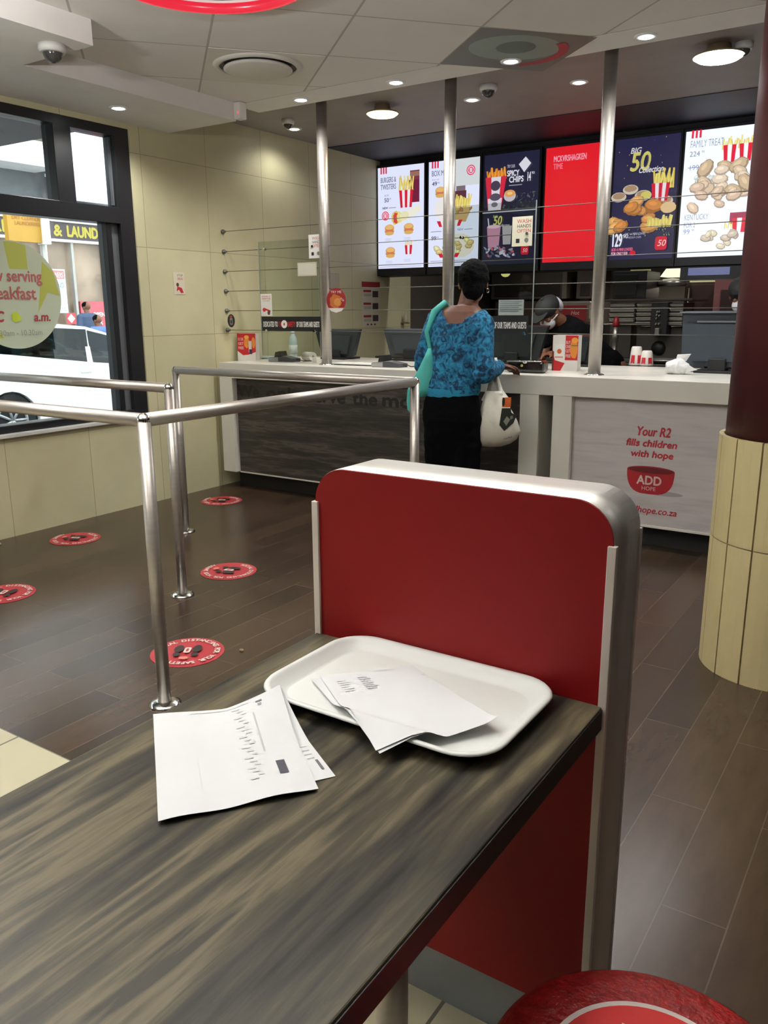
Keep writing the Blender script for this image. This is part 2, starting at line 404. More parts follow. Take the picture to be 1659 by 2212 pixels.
# ================================================================== STREET OUTSIDE
asph = mat('asphalt', (128, 128, 130), 0.8, var=0.15, vscale=20)
struct(MB().m(asph).prism([(-30, -20, 1.0), (-6.2, -20, 1.0), (-6.2, 26, -1.9), (-30, 26, -1.9)], (0, 0, -0.1)).build('street_ground'))
struct(MB().m(mat('paving', (176, 172, 166), 0.8, var=0.1)).prism([(-6.2, -20, 1.0), (XW-0.2, -20, 0.2), (XW-0.2, 26, -0.3), (-6.2, 26, -1.9)], (0, 0, -0.1)).build('pavement_ground'))
CAN = mat('canopy_dark', (60, 60, 66), 0.6)
bl = thing('shop_building', (-16, 11, -1), 'dry cleaner shop across the street behind the white car, brown fascia above glass', 'building')
fac = mat('shop_wall', (128, 120, 108), 0.7, var=0.12)
MB().m(fac).box(-22, -16.3, -6, 22, -2, 6.2).build('wall', parent=bl)
P = PX(100, 480, -16)
sb = MB().m(mat('sign_brown', (76, 66, 68), 0.6)).box(-16.2, -15.98, 4, 15, 2.84, 3.19).build('sign_board', parent=bl)
MB().m(mat('sign_trim', (215, 212, 205), 0.5)).box(-16.22, -15.95, 4, 15, 3.19, 3.225).box(-16.22, -15.95, 4, 15, 2.785, 2.84).build('sign_trim', parent=bl)
a = Art(); YEL = (176, 160, 58)
p0 = PX(112, 495, -15.96)
for wd, xa, xb in (('CLEANERS', -2.15, -.08), ('&', .10, .30), ('LAUNDERERS', .42, 1.86)):
    a = Art(); a.fit(wd, xa, xb, .07, .22, YEL, bold=.014); a.build('sign_lettering', (-15.975, p0.y-0.05, 2.84), UY, UZ, bl)
MB().m(glass('shop_glass', (250, 248, 245), 0.35, 1.0)).box(-16.12, -16.10, 8, 16, 0.6, 2.8).build('shop_window', parent=bl)
MB().m(mat('shop_interior', (190, 170, 154), 0.7, var=0.3, vscale=1.5)).box(-16.28, -16.2, 8, 16, 0.3, 2.8).build('shop_interior', parent=bl)
for u in (158, 230):
    q = PX(u, 560, -16.0); MB().m(mat('grey_post', (176, 172, 166), 0.5)).box(-16.1, -16.0, q.y-0.03, q.y+0.03, -1.4, 2.8).build('mullion', parent=bl)
q = PX(125, 600, -16.0); MB().m(mat('white_post', (220, 220, 216), 0.5)).box(-16.1, -15.98, PX(97, 540, -16).y-0.04, PX(97, 540, -16).y+0.04, -1.4, 2.8).build('mullion', parent=bl)
MB().m(mat('low_red_panel', (206, 96, 104), 0.6)).box(-16.1, -16.02, 11.93, 16, -1.4, 1.55).build('stall_panel', parent=bl)
for wd, xa, ya in (('OPEN', .30, 0), ('HAIR', .26, -.18), ('SALON', .34, -.36), ('TODAY', .4, -.54)):
    a = Art(); a.text(wd, xa, ya, .09, (240, 235, 230), bold=.004); a.build('stall_panel_lettering', (-16.01, 11.93, 1.22), UY, UZ, bl)
a = Art(); a.text('CLOTHES', 0, 0, 0.16, (176, 214, 220), bold=0.01)
q = PX(226, 608, -15.95); a.build('window_lettering', (-15.95, q.y, q.z), UY, UZ, bl)
# upper storey
MB().m(mat('upper_wall', (98, 100, 102), 0.7, var=0.1)).box(-16.5, -16.2, -6, 22, 3.3, 4.3).build('upper_wall', parent=bl)
MB().m(mat('orange_brick', (214, 160, 120), 0.8, var=0.15)).box(-16.6, -16.35, -6, 11.35, 4.3, 5.6).build('brick_wall', parent=bl)
MB().m(mat('white_awning', (240, 240, 240), 0.6)).box(-16.25, -15.4, 6, 11.25, 4.15, 4.62, 0.01).build('awning', parent=bl)
q = PX(8, 285, -15.9); a = Art(); a.rect(0, -0.2, 0.68, 0.32, (86, 126, 180)); a.poly([(0.06, -.2), (.2, 0.0), (.42, -.2)], (130, 160, 200)); a.build('blue_panel', (-16.0, q.y, q.z), UY, UZ, bl)
bn = thing('banner', (-15.9, 11.4, 3.65), 'white and pale purple banner hanging outside high behind the small window panes', 'banner')
q = PX(104, 320, -15.85); q2 = PX(232, 420, -15.85)
MB().m(mat('banner_white', (244, 240, 246), 0.6)).box(-15.92, -15.85, q.y, q2.y+0.05, 3.65, 5.1).box(-16.2, -15.92, q.y+.1, q.y+.16, 4.1, 4.16).box(-16.2, -15.92, q2.y-.1, q2.y-.04, 4.1, 4.16).build('board', parent=bn)
a = Art(); yw = q2.y+0.05-q.y; a.rect(0, 0.0, yw, 0.26, (214, 190, 220)); a.poly([(0.5, 0.26), (yw, 0.26), (0.55, 0.62)], (226, 190, 200)); a.text('Super', 0.12, 0.16, 0.08, (250, 246, 250)); a.text('Shopper', yw*0.46, 0.14, 0.10, (250, 246, 250)); a.text('Salon', 0.12, 0.04, 0.08, (250, 246, 250))
a.build('print', (-15.84, q.y, 3.65), UY, UZ, bn)
sg = thing('hanging_sign', (-12, 8, 2), 'yellow projecting shop sign with brown lettering and white edge outside', 'sign')
q = PX(14, 465, -12.2); q2 = PX(92, 525, -12.2)
MB().m(mat('sign_yellow', (180, 136, 46), 0.5, var=0.12, vscale=2)).box(-12.3, -12.2, q.y, q2.y, q2.z, q.z+0.02).build('panel', parent=sg)
MB().m(mat('sign_white_edge', (240, 238, 232), 0.5)).box(-12.32, -12.1, q2.y, q2.y+0.09, q2.z-0.02, q.z+0.03).build('edge', parent=sg)
MB().m(mat('grey_post', (176, 172, 166), 0.5)).box(-12.3, -12.24, q2.y+0.02, q2.y+0.07, -1.2, q2.z).build('post', parent=sg)
for wd, xa, xb, ya in (('DRY CLEANERS', .08, .60, .33), ('LAUNDERERS', .12, .56, .25)):
    a = Art(); a.fit(wd, xa, xb, ya, .055, (160, 96, 40)); a.build('lettering', (-12.19, q.y, q2.z), UY, UZ, sg)
# posters on the opposite shopfront
def street_poster(u0, v0, u1, v1, c, fill, label):
    q = PX(u0, v0, -15.9); r = PX(u1, v1, -15.9); a = Art(); w, h = r.y-q.y, q.z-r.z
    a.rect(0, 0, w, h, c); fill(a, w, h); o = a.build('poster', (-15.93, q.y, r.z), UY, UZ); return tag(o, label, 'poster')
street_poster(96, 580, 150, 676, (226, 232, 228), lambda a, w, h: (a.rect(0.02, h*0.78, w-.02, h*0.97, (226, 120, 118)), a.fit('CLEANERS', .05, w-.05, h*.81, h*.12, (240, 230, 226)), a.fit('AND', w*.45, w-.05, h*.58, h*.12, (70, 130, 180)), a.fit('DRY', w*.5, w-.1, h*.35, h*.1, (180, 210, 200)), a.fit('0725', w*.3, w-.05, h*.04, h*.09, (150, 150, 150))),
    'tall white poster with red and blue lettering on the shopfront behind the round window sticker')
street_poster(145, 676, 167, 700, (206, 70, 78), lambda a, w, h: a.poly([(w/2, h*.1), (w*.92, h*.5), (w/2, h*.92), (w*.1, h*.5)], (240, 232, 230)),
    'small red poster with white diamond on the shopfront above the car roof')
# canopy over the pavement
tag(MB().m(CAN).box(-6.6, XW-0.2, -6, 3.9, 2.52, 2.62).box(-6.64, -6.6, -6, 3.9, 2.50, 2.68).build('canopy'), 'dark canopy over the pavement outside the window', 'canopy')

# ---- car
def car():
    yr, zr, ang = 5.60, -0.233, -0.08
    ct = thing('car', (-9.0, yr, zr), 'white hatchback parked on the street outside the window', 'car')
    CW = mat('white_car_paint', (238, 240, 242), 0.25, var=0.01, coat=0.5)
    def T(y, z, x=0): return (x-9.0, yr+y*math.cos(ang)-z*math.sin(ang), zr+y*math.sin(ang)+z*math.cos(ang))
    body = [(-0.86, .35), (-0.90, .62), (-.86, .95), (-.70, 1.10), (0, 1.075), (1.13, 1.02), (2.35, 1.0), (3.1, .88), (3.45, .72), (3.5, .42), (3.4, .25)]
    arch = []
    for cy in (2.62, 0.0):
        for i in range(0, 181, 15): t = math.radians(i); arch.append((cy+.37*math.cos(t), .25+.40*math.sin(t)))
    outline = body+[(3.0, .22)]+arch[:13]+[(2.2, .22), (.4, .22)]+arch[13:]+[(-.4, .25)]
    m = MB().m(CW); m.prism([T(y, z) for y, z in outline], (-1.70, 0, 0)); m.build('body', parent=ct)
    m = MB().m(BLACK); m.prism([T(y, z, -.06) for y, z in body+[(3.4, .25), (-.4, .25)]], (-1.58, 0, 0)); m.build('underbody', parent=ct)
    # roof and pillars
    m = MB().m(CW)
    roof = [(-.50, 1.36), (-.30, 1.43), (.4, 1.475), (1.1, 1.465), (1.55, 1.38), (1.60, 1.32), (1.50, 1.34), (1.05, 1.41), (.4, 1.42), (-.28, 1.38), (-.5, 1.31)]
    m.prism([T(y, z, -.10) for y, z in roof], (-1.50, 0, 0))
    for sx in (-.06, -1.58):
        m.prism([T(1.52, 1.36, sx-.04), T(1.60, 1.34, sx-.04), T(2.42, 1.0, sx), T(2.30, 1.0, sx)], (-.06, 0, 0))
        m.prism([T(1.06, 1.42, sx-.04), T(1.12, 1.42, sx-.04), T(1.18, 1.02, sx), T(1.10, 1.02, sx)], (-.05, 0, 0))
        m.prism([T(-.52, 1.36, sx-.04), T(-.22, 1.41, sx-.04), T(-.42, 1.07, sx), T(-.72, 1.09, sx)], (-.06, 0, 0))
    m.build('roof', parent=ct)
    CG = glass('car_glass', (110, 132, 130), 1.0, 0.7)
    MB().m(CG).prism([T(-.24, 1.40, -.09), T(1.10, 1.43, -.09), T(1.14, 1.02, -.07), T(-.42, 1.07, -.07)], (-.004, 0, 0)).build('rear_side_window', parent=ct)
    MB().m(CG).prism([T(1.12, 1.42, -.09), T(1.52, 1.36, -.09), T(2.34, 1.0, -.07), T(1.16, 1.02, -.07)], (-.004, 0, 0)).build('front_side_window', parent=ct)
    for y in (.35, 1.35):
        for x in (-.45, -1.2):
            m = MB().m(mat('car_seat', (46, 58, 66), 0.7)); m.box(-9+x-.25, -9+x+.25, yr+y-.12, yr+y+.06, zr+.45, zr+.98-.08*y, .04).box(-9+x-.12, -9+x+.12, yr+y-.14, yr+y-.02, zr+1.0-.08*y, zr+1.18-.08*y, .04);m.build('seat', parent=ct)
    MB().m(BLACK).torus(T(1.85, 1.0, -.45), .18, .018, (0, 1, -.35)).build('steering_wheel', parent=ct)
    for cy in (0, 2.62):
        c = T(cy, .31, -.12); w = MB().m(mat('tyre', (28, 28, 30), 0.8)).cyl((c[0]+.10, c[1], c[2]), (c[0]-.10, c[1], c[2]), .31, seg=40).build('wheel', parent=ct)
        r = MB().m(mat('alloy', (170, 172, 176), 0.3, 0.8)).torus((c[0]+.10, c[1], c[2]), .19, .02, (1, 0, 0))
        for i in range(7):
            t = 2*PI*i/7; r.tube([(c[0]+.11, c[1], c[2]), (c[0]+.105, c[1]+.19*math.cos(t), c[2]+.19*math.sin(t))], .018, 8)
        r.build('rim', parent=w)
    MB().m(CW).box(-9.0, -8.985, T(1.02, 0)[1], T(1.02, 0)[1]+.16, T(.9, .88)[2], T(.9, .88)[2]+.03, .005).build('door_handle', parent=ct)
    m = MB().m(CW); q = T(2.1, 1.04, .10); m.ell(q, (.09, .05, .07)); m.build('wing_mirror', parent=ct)
car()

# ================================================================== CEILING FITTINGS
def downlight(x, y, z, label, w, group=None, warm=False, r=0.042):
    t = thing('downlight', (x, y, z), label, 'ceiling light', group)
    MB().m(mat('white_trim', (225, 225, 222), 0.4)).lathe([(r*.86, -0.001), (r*.9, -.006), (r*1.3, -.006), (r*1.36, -.001), (r*1.36, 0.0)], (x, y, z), 28).build('trim_ring', parent=t)
    MB().m(emit((255, 240, 205) if warm else (250, 252, 255), 14 if not warm else 8, 'warm_lamp' if warm else 'white_lamp')).lathe([(.0005, -.010), (r*.6, -.009), (r*.85, -.004)], (x, y, z), 24).build('lens', parent=t)
    ld = bpy.data.lights.new('downlight_bulb', 'SPOT'); ld.energy = w; ld.spot_size = math.radians(150); ld.spot_blend = 0.6; ld.shadow_soft_size = 0.05
    ld.color = (1, .86, .62) if warm else (1.0, .985, .955)
    lo = bpy.data.objects.new('bulb', ld); COL.objects.link(lo); lo.location = (x, y, z-.03); attach(lo, t)
    return t
for x, lb in ((-3.51, 'recessed downlight in the ceiling band, first from the window side'), (-2.805, 'recessed downlight in the ceiling band, second from the window side, between two poles'),
              (-2.08, 'recessed downlight in the ceiling band, third from the window side'), (-1.367, 'recessed downlight in the ceiling band, nearest the round column')):
    downlight(x, 4.365, 2.6, lb, DOWNLIGHT_W, 'downlights in the ceiling band')
downlight(-0.65, 4.365, 2.6, 'recessed downlight in the ceiling band behind the round column', DOWNLIGHT_W, 'downlights in the ceiling band')
for u, v, lb in ((636, 278, 'small downlight over the counter at its window end beside the tiled wall'), (1020, 215, 'small downlight over the counter beside the dome camera'), (1251, 177, 'small downlight over the counter between second and third pole')):
    q = PZ(u, v, 2.66); downlight(q.x, q.y, 2.66, lb, DOWNLIGHT_W*(.25 if u < 700 else .55), 'downlights over the counter')
downlight(-4.22, 3.53, 2.492, 'downlight in the lowered soffit above the shop window', DOWNLIGHT_W*.9)
for x, y, k in ((-.9, .9, .75), (-2.6, .6, 1.2), (-.5, -.9, .7), (-2.9, -1.2, 1.0), (1.2, 1.2, .4), (1.2, 3.4, .35)):  # out-of-view lamps added to light the table and dining side
    downlight(x, y, 2.6, 'added unseen downlight in the dining area ceiling', DINING_FILL_W*k, 'added downlights over the dining tables')
for x in (-3.4, -2.2, -1.0):  # hidden lamps added to brighten the kitchen behind the bulkhead
    downlight(x, 7.05, 2.655, 'added unseen kitchen downlight behind the menu screens', 16, 'added downlights in the kitchen')
# surface lamps over the counter
def bulkhead(u, v, r, warm, w, label):
    q = PZ(u, v, 2.60); t = thing('ceiling_lamp', (q.x, q.y, 2.66), label, 'ceiling light')
    MB().m(mat('lamp_shade_metal', (150, 130, 100), 0.4)).lathe([(r*.45, 0), (r*.5, -.03), (r*.98, -.05), (r, -.058)], (q.x, q.y, 2.66), 32).build('shade', parent=t)
    MB().m(emit((255, 226, 160) if warm else (250, 252, 255), 5 if warm else 16, 'warm_bowl' if warm else 'bright_bowl')).lathe([(r*.97, -.058), (r*.8, -.072), (r*.4, -.08), (.001, -.082)], (q.x, q.y, 2.66), 32).build('diffuser', parent=t)
    ld = bpy.data.lights.new('lamp_bulb', 'SPOT'); ld.energy = w; ld.spot_size = math.radians(150); ld.spot_blend = 0.8; ld.shadow_soft_size = r*.7; ld.color = (1, .84, .58) if warm else (.95, .97, 1)
    lo = bpy.data.objects.new('bulb', ld); COL.objects.link(lo); lo.location = (q.x, q.y, 2.56); attach(lo, t)
bulkhead(826, 247, .11, True, 9, 'warm yellow round ceiling lamp over the counter')
bulkhead(1552, 124, .13, False, 16, 'very bright round ceiling lamp over the counter near the column')
# added fill lamps, unseen behind the camera, aimed up to brighten the ceiling
for x, y in ((-2.75, 1.0), (-1.05, 1.35), (-2.4, -.6)):
    t = thing('uplighter', (x, y, 2.6), 'added unseen fill lamp aimed at the ceiling behind the camera', 'ceiling light', 'added ceiling fill lamps')
    MB().m(CHROME).cyl((x, y, 2.12), (x, y, 2.6), .008, seg=10).lathe([(.05, 0), (.05, -.02), (.01, -.03)], (x, y, 2.6), 24).build('stem', parent=t)
    MB().m(mat('added_uplight_bowl', (200, 198, 192), .5)).lathe([(.02, -.05), (.12, -.04), (.17, 0), (.175, .012), (.165, .012), (.12, -.02), (.001, -.03)], (x, y, 2.12), 32).build('bowl', parent=t)
    ld = bpy.data.lights.new('added_uplight_bulb', 'AREA'); ld.shape = 'DISK'; ld.size = .26; ld.energy = ADDED_UPLIGHT_W; ld.color = (.97, .985, 1)
    lo = bpy.data.objects.new('bulb', ld); COL.objects.link(lo); lo.location = (x, y, 2.135); lo.rotation_euler = (PI, 0, 0); attach(lo, t)
# dome cameras
def dome(q, label, r=0.055, dark=False):
    t = thing('security_camera', q, label, 'camera')
    MB().m(mat('camera_white', (205, 203, 198), 0.4)).lathe([(r, 0), (r*1.02, -.02), (r*.9, -.034)], q, 28).build('housing', parent=t)
    m = MB().m(mat('camera_dome', (70, 68, 66), 0.15)); m.ell((q[0], q[1], q[2]-.032), (r*.72, r*.72, r*.72)); m.build('dome', parent=t)
q = PZ(112, 97, 2.492); dome((q.x, q.y, 2.492), 'white dome security camera under the wide soffit near the window', .06)
q = PZ(1055, 184, 2.66); dome((q.x, q.y, 2.66), 'white dome security camera on the ceiling behind the second pole')
q = PZ(1608, 92, 2.66); dome((q.x, q.y, 2.66), 'small dark dome camera beside the bright round ceiling lamp', .045)
q = PZ(622, 258, 2.66); dome((q.x, q.y, 2.66), 'small dark dome camera at the window end of the counter ceiling', .045)
# motion sensor on the soffit corner
ms = thing('motion_sensor', (-3.875, 4.20, 2.49), 'small white motion sensor with red light on the soffit corner', 'sensor')
MB().m(PAINT).box(-3.90, -3.845, 4.17, 4.23, 2.50, 2.598, .004).build('housing', parent=ms)
MB().m(emit((255, 70, 90), 1.6)).ell((-3.862, 4.167, 2.535), (.006, .004, .006), sub=2).build('indicator', parent=ms)
# round air diffuser, on its diagonal tile
dt = thing('air_diffuser', (-3.22, 3.655, 2.6), 'round white air diffuser in a square ceiling tile', 'vent')
WP = mat('diffuser_white', (212, 208, 198), 0.5, var=0.02)
ca, sa = math.cos(math.radians(48.6)), math.sin(math.radians(48.6))
n0 = Vector((-3.225, 3.281, 2.597)); e1 = Vector((ca, sa, 0)); e2 = Vector((-sa, ca, 0)); s_ = .60
MB().m(WP).prism([n0+e1*.005-e2*(-.005), n0+e1*s_+e2*.005, n0+e1*s_+e2*s_, n0+e1*.005+e2*s_], (0, 0, .003)).build('tile', parent=dt)
dc = n0+e1*.30+e2*.03; dc = Vector((-3.235, 3.665, 2.597))
MB().m(BLACK).lathe([(.001, -.001), (.205, -.001), (.215, -.003)], dc, 48).build('throat', parent=dt)
MB().m(WP).lathe([(.001, -.030), (.17, -.028), (.185, -.020), (.18, -.012), (.001, -.012)], dc, 48).build('disc', parent=dt)
MB().m(WP).lathe([(.208, 0), (.206, -.012), (.222, -.014), (.24, -.002), (.24, 0)], dc, 48).build('rim', parent=dt)
# red ring lamp and printed ceiling panel, both cut by the top of the photo
rl = thing('ring_lamp', (-2.5, 2.55, 2.6), 'large red glowing ring lamp on the ceiling at the top edge', 'ceiling light')
MB().m(emit((236, 40, 62), 1.0)).torus((-2.5, 2.55, 2.575), .40, .022, seg=64).build('red_ring', parent=rl)
MB().m(PAINT).lathe([(.385, 0), (.385, -.018), (.415, -.018), (.415, 0)], (-2.5, 2.55, 2.6), 64).build('backing', parent=rl)
ga = Art(); ga.rect(-.30, -.30, .30, .30, (120, 124, 116)); ga.ell(-.02, .05, .24, .2, (146, 158, 148)); ga.ell(-.02, .06, .10, .1, (104, 120, 110))
for i in range(12):
    t0 = math.radians(-60+i*9); t1 = math.radians(-60+(i+1)*9); ga.poly([(.22*math.cos(t0), .22*math.sin(t0)), (.27*math.cos(t0), .27*math.sin(t0)), (.27*math.cos(t1), .27*math.sin(t1)), (.22*math.cos(t1), .22*math.sin(t1))], (176, 74, 78))
pc = n0+e1*(.61*2+.30)-e2*(.61*1-.305)
gp = ga.build('ceiling_graphic', (pc.x, pc.y, 2.5985), e1, -e2)
tag(gp, 'square grey-green ceiling panel with a red arc printed on it at the top', 'ceiling panel')

# ================================================================== COLUMN
pil = thing('column', (-.37, 3.233, 0), 'round column, cream tile strips below and dark maroon above, at the right edge', 'column')
MB().m(mat('maroon_paint', (74, 26, 30), 0.5, var=0.05)).lathe([(.246, .86), (.246, 2.6)], (-.37, 3.233, 0), 48).build('shaft', parent=pil)
MB().m(mat('tile_grout', (126, 112, 74), 0.8)).lathe([(.255, 0), (.255, .872)], (-.37, 3.233, 0), 48).build('core', parent=pil)
CT = mat('column_tile', (184, 170, 126), 0.45, var=0.05, vscale=3)
cl = MB().m(CT); N_ = 16
for i in range(N_):
    for (za, zb) in ((0.0, .498), (.502, .878)):
        t0 = 2*PI*(i+.03)/N_+.1; t1 = 2*PI*(i+.97)/N_+.1; sub = 3; outer = []; inner = []
        for k in range(sub+1):
            t = t0+(t1-t0)*k/sub; outer.append((-.37+.266*math.cos(t), 3.233+.266*math.sin(t), za)); inner.append((-.37+.250*math.cos(t), 3.233+.250*math.sin(t), za))
        cl.prism(outer+inner[::-1], (0, 0, zb-za))
cl.build('tile_cladding', parent=pil)

# ================================================================== QUEUE RAILS
def flange(m, x, y, z, r=.055):
    m.lathe([(r, 0), (r, .004), (r*.8, .010), (r*.45, .014)], (x, y, z), 28)
RZ = .985; RR = .0225
def post(x, y, parent, top=RZ):
    MB().m(STEEL).cyl((x, y, 0), (x, y, top), RR).build('post', parent=parent)
    f = MB().m(CHROME); flange(f, x, y, 0); f.build('floor_flange', parent=parent)
P1, P2, P3, P4 = (-2.074, 1.741), (-2.866, 2.561), (-3.725, 3.39), (-2.074, 3.39)
q1 = thing('queue_barrier', (*P1, 0), 'stainless steel queue rail turning at the front post and running back to the counter side', 'barrier')
post(*P1, q1); post(*P4, q1); post(*P3, q1)
MB().m(STEEL).tube([(-4.3, P1[1], RZ), (P1[0], P1[1], RZ)], RR).build('rail', parent=q1)
MB().m(STEEL).tube([(P1[0], P1[1]-RR*.3, RZ), (P4[0], P4[1]+RR*.6, RZ)], RR).build('rail', parent=q1)
MB().m(STEEL).tube([(P4[0]+RR*.6, P4[1], RZ), (P3[0]-RR*.4, P3[1], RZ)], RR).build('rail', parent=q1)
MB().m(CHROME).ell((P1[0], P1[1], RZ), (RR*1.03,)*3).ell((P4[0], P4[1], RZ), (RR*1.03,)*3).ell((P3[0], P3[1], RZ), (RR*1.03,)*3).build('corner_joint', parent=q1)
q2 = thing('queue_barrier', (*P2, 0), 'short stainless queue rail from the middle post toward the window', 'barrier')
post(*P2, q2)
MB().m(STEEL).tube([(-4.46, P2[1], RZ), (P2[0], P2[1], RZ)], RR).build('rail', parent=q2)
MB().m(CHROME).ell((P2[0], P2[1], RZ), (RR*1.03,)*3).build('corner_joint', parent=q2)
post(-4.3, P1[1], q1); post(-4.46, P2[1], q2)

# ================================================================== FLOOR STICKERS
def floor_sticker(u, v, rot, label, r=.145):
    q = PZ(u, v, 0); a = Art(); R_ = (172, 46, 54); WT = (222, 206, 196)
    a.ell(0, 0, r, r, R_, n=48)
    s = 'SOCIAL DISTANCING FOR YOUR SAFETY  '; n = len(s)
    for i, ch in enumerate(s):
        if ch == ' ': continue
        t = PI*0.95-2*PI*.86*i/n; a.text(ch, r*.74*math.cos(t), r*.74*math.sin(t), r*.15, WT, align='C', rot=t-PI/2, bold=.0012)
    for sx in (-1, 1): a.ell(sx*r*.25, r*.12, r*.13, r*.24, (48, 34, 34)); a.ell(sx*r*.25, -r*.26, r*.1, r*.12, (48, 34, 34))
    a.rrect(-r*.09, -r*.16, r*.09, r*.2, r*.06, WT); a.rrect(-r*.035, -r*.08, r*.035, r*.12, r*.03, R_)
    a.ell(0, -r*.5, r*.13, r*.1, (214, 120, 110), wob=.2)
    c, s2 = math.cos(rot), math.sin(rot)
    o = a.build('floor_sticker', (q.x, q.y, .0012), (c, s2, 0), (-s2, c, 0))
    return tag(o, label, 'floor sticker', 'round red distancing stickers on the floor')
for a_ in ((479, 1082, -1.2, 'round red floor sticker nearest the counter'), (163, 1164, -1.2, 'round red floor sticker beside the low tiled wall under the window'),
           (494, 1234, -1.3, 'round red floor sticker behind the middle rail post'), (405, 1409, 0.6, 'round red floor sticker nearest the table, partly behind the front post'),
           (8, 1283, 0.5, 'round red floor sticker cut by the left edge of the photo')): floor_sticker(*a_)
q = PZ(522, 1406, 0); tag(MB().m(mat('crumb', (140, 122, 92), 0.8)).ell((q.x, q.y, .004), (.011, .007, .005), sub=2).build('food_crumb'), 'tiny brown crumb on the dark floor near the sticker', 'crumb')

# ================================================================== TABLE
TZ = .75
TW = wood('grey_brown_table_laminate', [(22, 22, 19), (44, 42, 36), (64, 60, 48), (96, 88, 68), (54, 52, 44)], (15, 1.3, 1), 0.38, 0.22)
tb = thing('table', (-.61, .4, 0), 'grey-brown wood-grain dining table in the foreground', 'table')
MB().m(TW).box(-.878, -.345, -.25, 1.098, TZ-.034, TZ, .002).build('tabletop', parent=tb)
MB().m(mat('dark_edge_band', (26, 24, 22), 0.5)).box(-.8795, -.3435, -.2515, 1.0995, TZ-.036, TZ-.0035).build('edge_band', parent=tb)
MB().m(mat('maroon_underframe', (58, 16, 16), 0.5)).box(-.80, -.42, -.1, 1.08, TZ-.075, TZ-.036).build('underframe', parent=tb)
q = PY(846, 2185, .86)
lg = MB().m(STEEL).cyl((q.x, .86, 0), (q.x, .86, TZ-.07), .025); flange(lg, q.x, .86, 0, .07); lg.build('leg', parent=tb)
lg = MB().m(STEEL).cyl((q.x, .05, 0), (q.x, .05, TZ-.07), .025); flange(lg, q.x, .05, 0, .07); lg.build('leg', parent=tb)

# ================================================================== PARTITION
pt = thing('partition', (-.61, 1.16, 0), 'low red partition with brushed steel top at the end of the table', 'partition')
RED = mat('red_laminate', (128, 12, 13), 0.55, spec=0.25, var=0.03, vscale=1.5)
XL, XR, YF, YB, ZT, RC = -.876, -.343, 1.10, 1.222, 1.058, .058
def rounded(x0, x1, z0, z1, r, n=10):
    p = [(x0, z0)]
    for k in range(n+1): t = PI-PI/2*k/n; p.append((x0+r+r*math.cos(t), z1-r+r*math.sin(t)))
    for k in range(n+1): t = PI/2-PI/2*k/n; p.append((x1-r+r*math.cos(t), z1-r+r*math.sin(t)))
    p.append((x1, z0)); return p
o_in = rounded(XL+.004, XR-.004, .185, ZT-.004, RC)
MB().m(RED).prism([(x, YF-.0015, z) for x, z in rounded(XL+.001, XR-.001, .185, ZT-.001, RC+.002)], (0, .014, 0)).build('front_panel', parent=pt)
MB().m(RED).prism([(x, YB-.014, z) for x, z in o_in], (0, .014, 0)).build('rear_panel', parent=pt)
out = rounded(XL, XR, 0.0, ZT, RC+.003); inn = rounded(XL+.004, XR-.004, 0.0, ZT-.004, RC)
m = MB().m(mat('partition_steel', (232, 230, 224), 0.42, 0.85, var=0.04, vscale=5, stretch=(1, 30, 1)))
ra = [[m.bm.verts.new((x, y, z)) for x, z in pts] for pts, y in ((out, YF+.001), (out, YB-.001), (inn, YB-.001), (inn, YF+.001))]
for A, B in zip(ra, ra[1:]+ra[:1]):
    for i in range(len(A)-1):
        f = m.bm.faces.new((A[i], A[i+1], B[i+1], B[i])); f.smooth = False
m.bm.faces.ensure_lookup_table()
bmesh.ops.recalc_face_normals(m.bm, faces=m.bm.faces)
for f in m.bm.faces: f.smooth = abs(f.normal.y) < .5
m.build('steel_wrap', parent=pt)
WS = mat('white_edge_strip', (206, 196, 186), 0.4, var=0.02)
for xa in (XL-.005, XR-.008):
    MB().m(WS).box(xa, xa+.013, YF-.006, YF+.004, .0, .996, .001).build('edge_strip', parent=pt)
for xa in (XL-.003, XR-.003):
    MB().m(WS).box(xa, xa+.006, YB-.004, YB+.004, .0, .996, .001).build('edge_strip', parent=pt)
MB().m(mat('kick_plate_grey', (140, 144, 150), 0.4, 0.6)).box(XL+.004, XR-.004, 1.172, 1.182, 0, .20).build('kick_plate', parent=pt)

# ================================================================== TRAY AND PAPERS
TRW = mat('white_tray_plastic', (214, 217, 213), 0.35, var=0.01)
def tray(cx, cy, z, w, d, rot, name_, label, cat='tray', rim=.018, r=.055):
    m = MB().m(TRW); rings = []
    def rr(wi, di, rad, zz):
        out = []
        for sx, sy, a0 in ((1, 1, 0), (-1, 1, 90), (-1, -1, 180), (1, -1, 270)):
            for k in range(9):
                t = math.radians(a0+k*11.25); X = sx*(wi/2-rad)+rad*math.cos(t); Y = sy*(di/2-rad)+rad*math.sin(t)
                out.append(m.bm.verts.new((cx+X*math.cos(rot)-Y*math.sin(rot), cy+X*math.sin(rot)+Y*math.cos(rot), z+zz)))
        return out
    prof = [(w-.06, d-.06, r-.02, 0.0), (w-.05, d-.05, r-.015, .001), (w-.012, d-.012, r-.003, rim-.003), (w, d, r, rim-.001), (w+.001, d+.001, r, rim), (w-.003, d-.003, r, rim+.003), (w-.016, d-.016, r-.006, rim+.002), (w-.022, d-.022, r-.008, rim-.001), (w-.050, d-.050, r-.015, .005), (w-.060, d-.060, r-.018, .0035)]
    m.skinrings([rr(*p) for p in prof])
    return tag(m.build(name_), label, cat)
tray(-.6015, .962, TZ+.0005, .398, .268, 0.0, 'serving_tray', 'white plastic serving tray on the table against the red partition', r=.062)
lift_corner = lambda h: (lambda s, t: h*max(0, (s-.55)/.45)**1.3*max(0, 1-t/.55)**1.3)
PAPER = mat('paper', (206, 208, 209), 0.7, var=0.01)
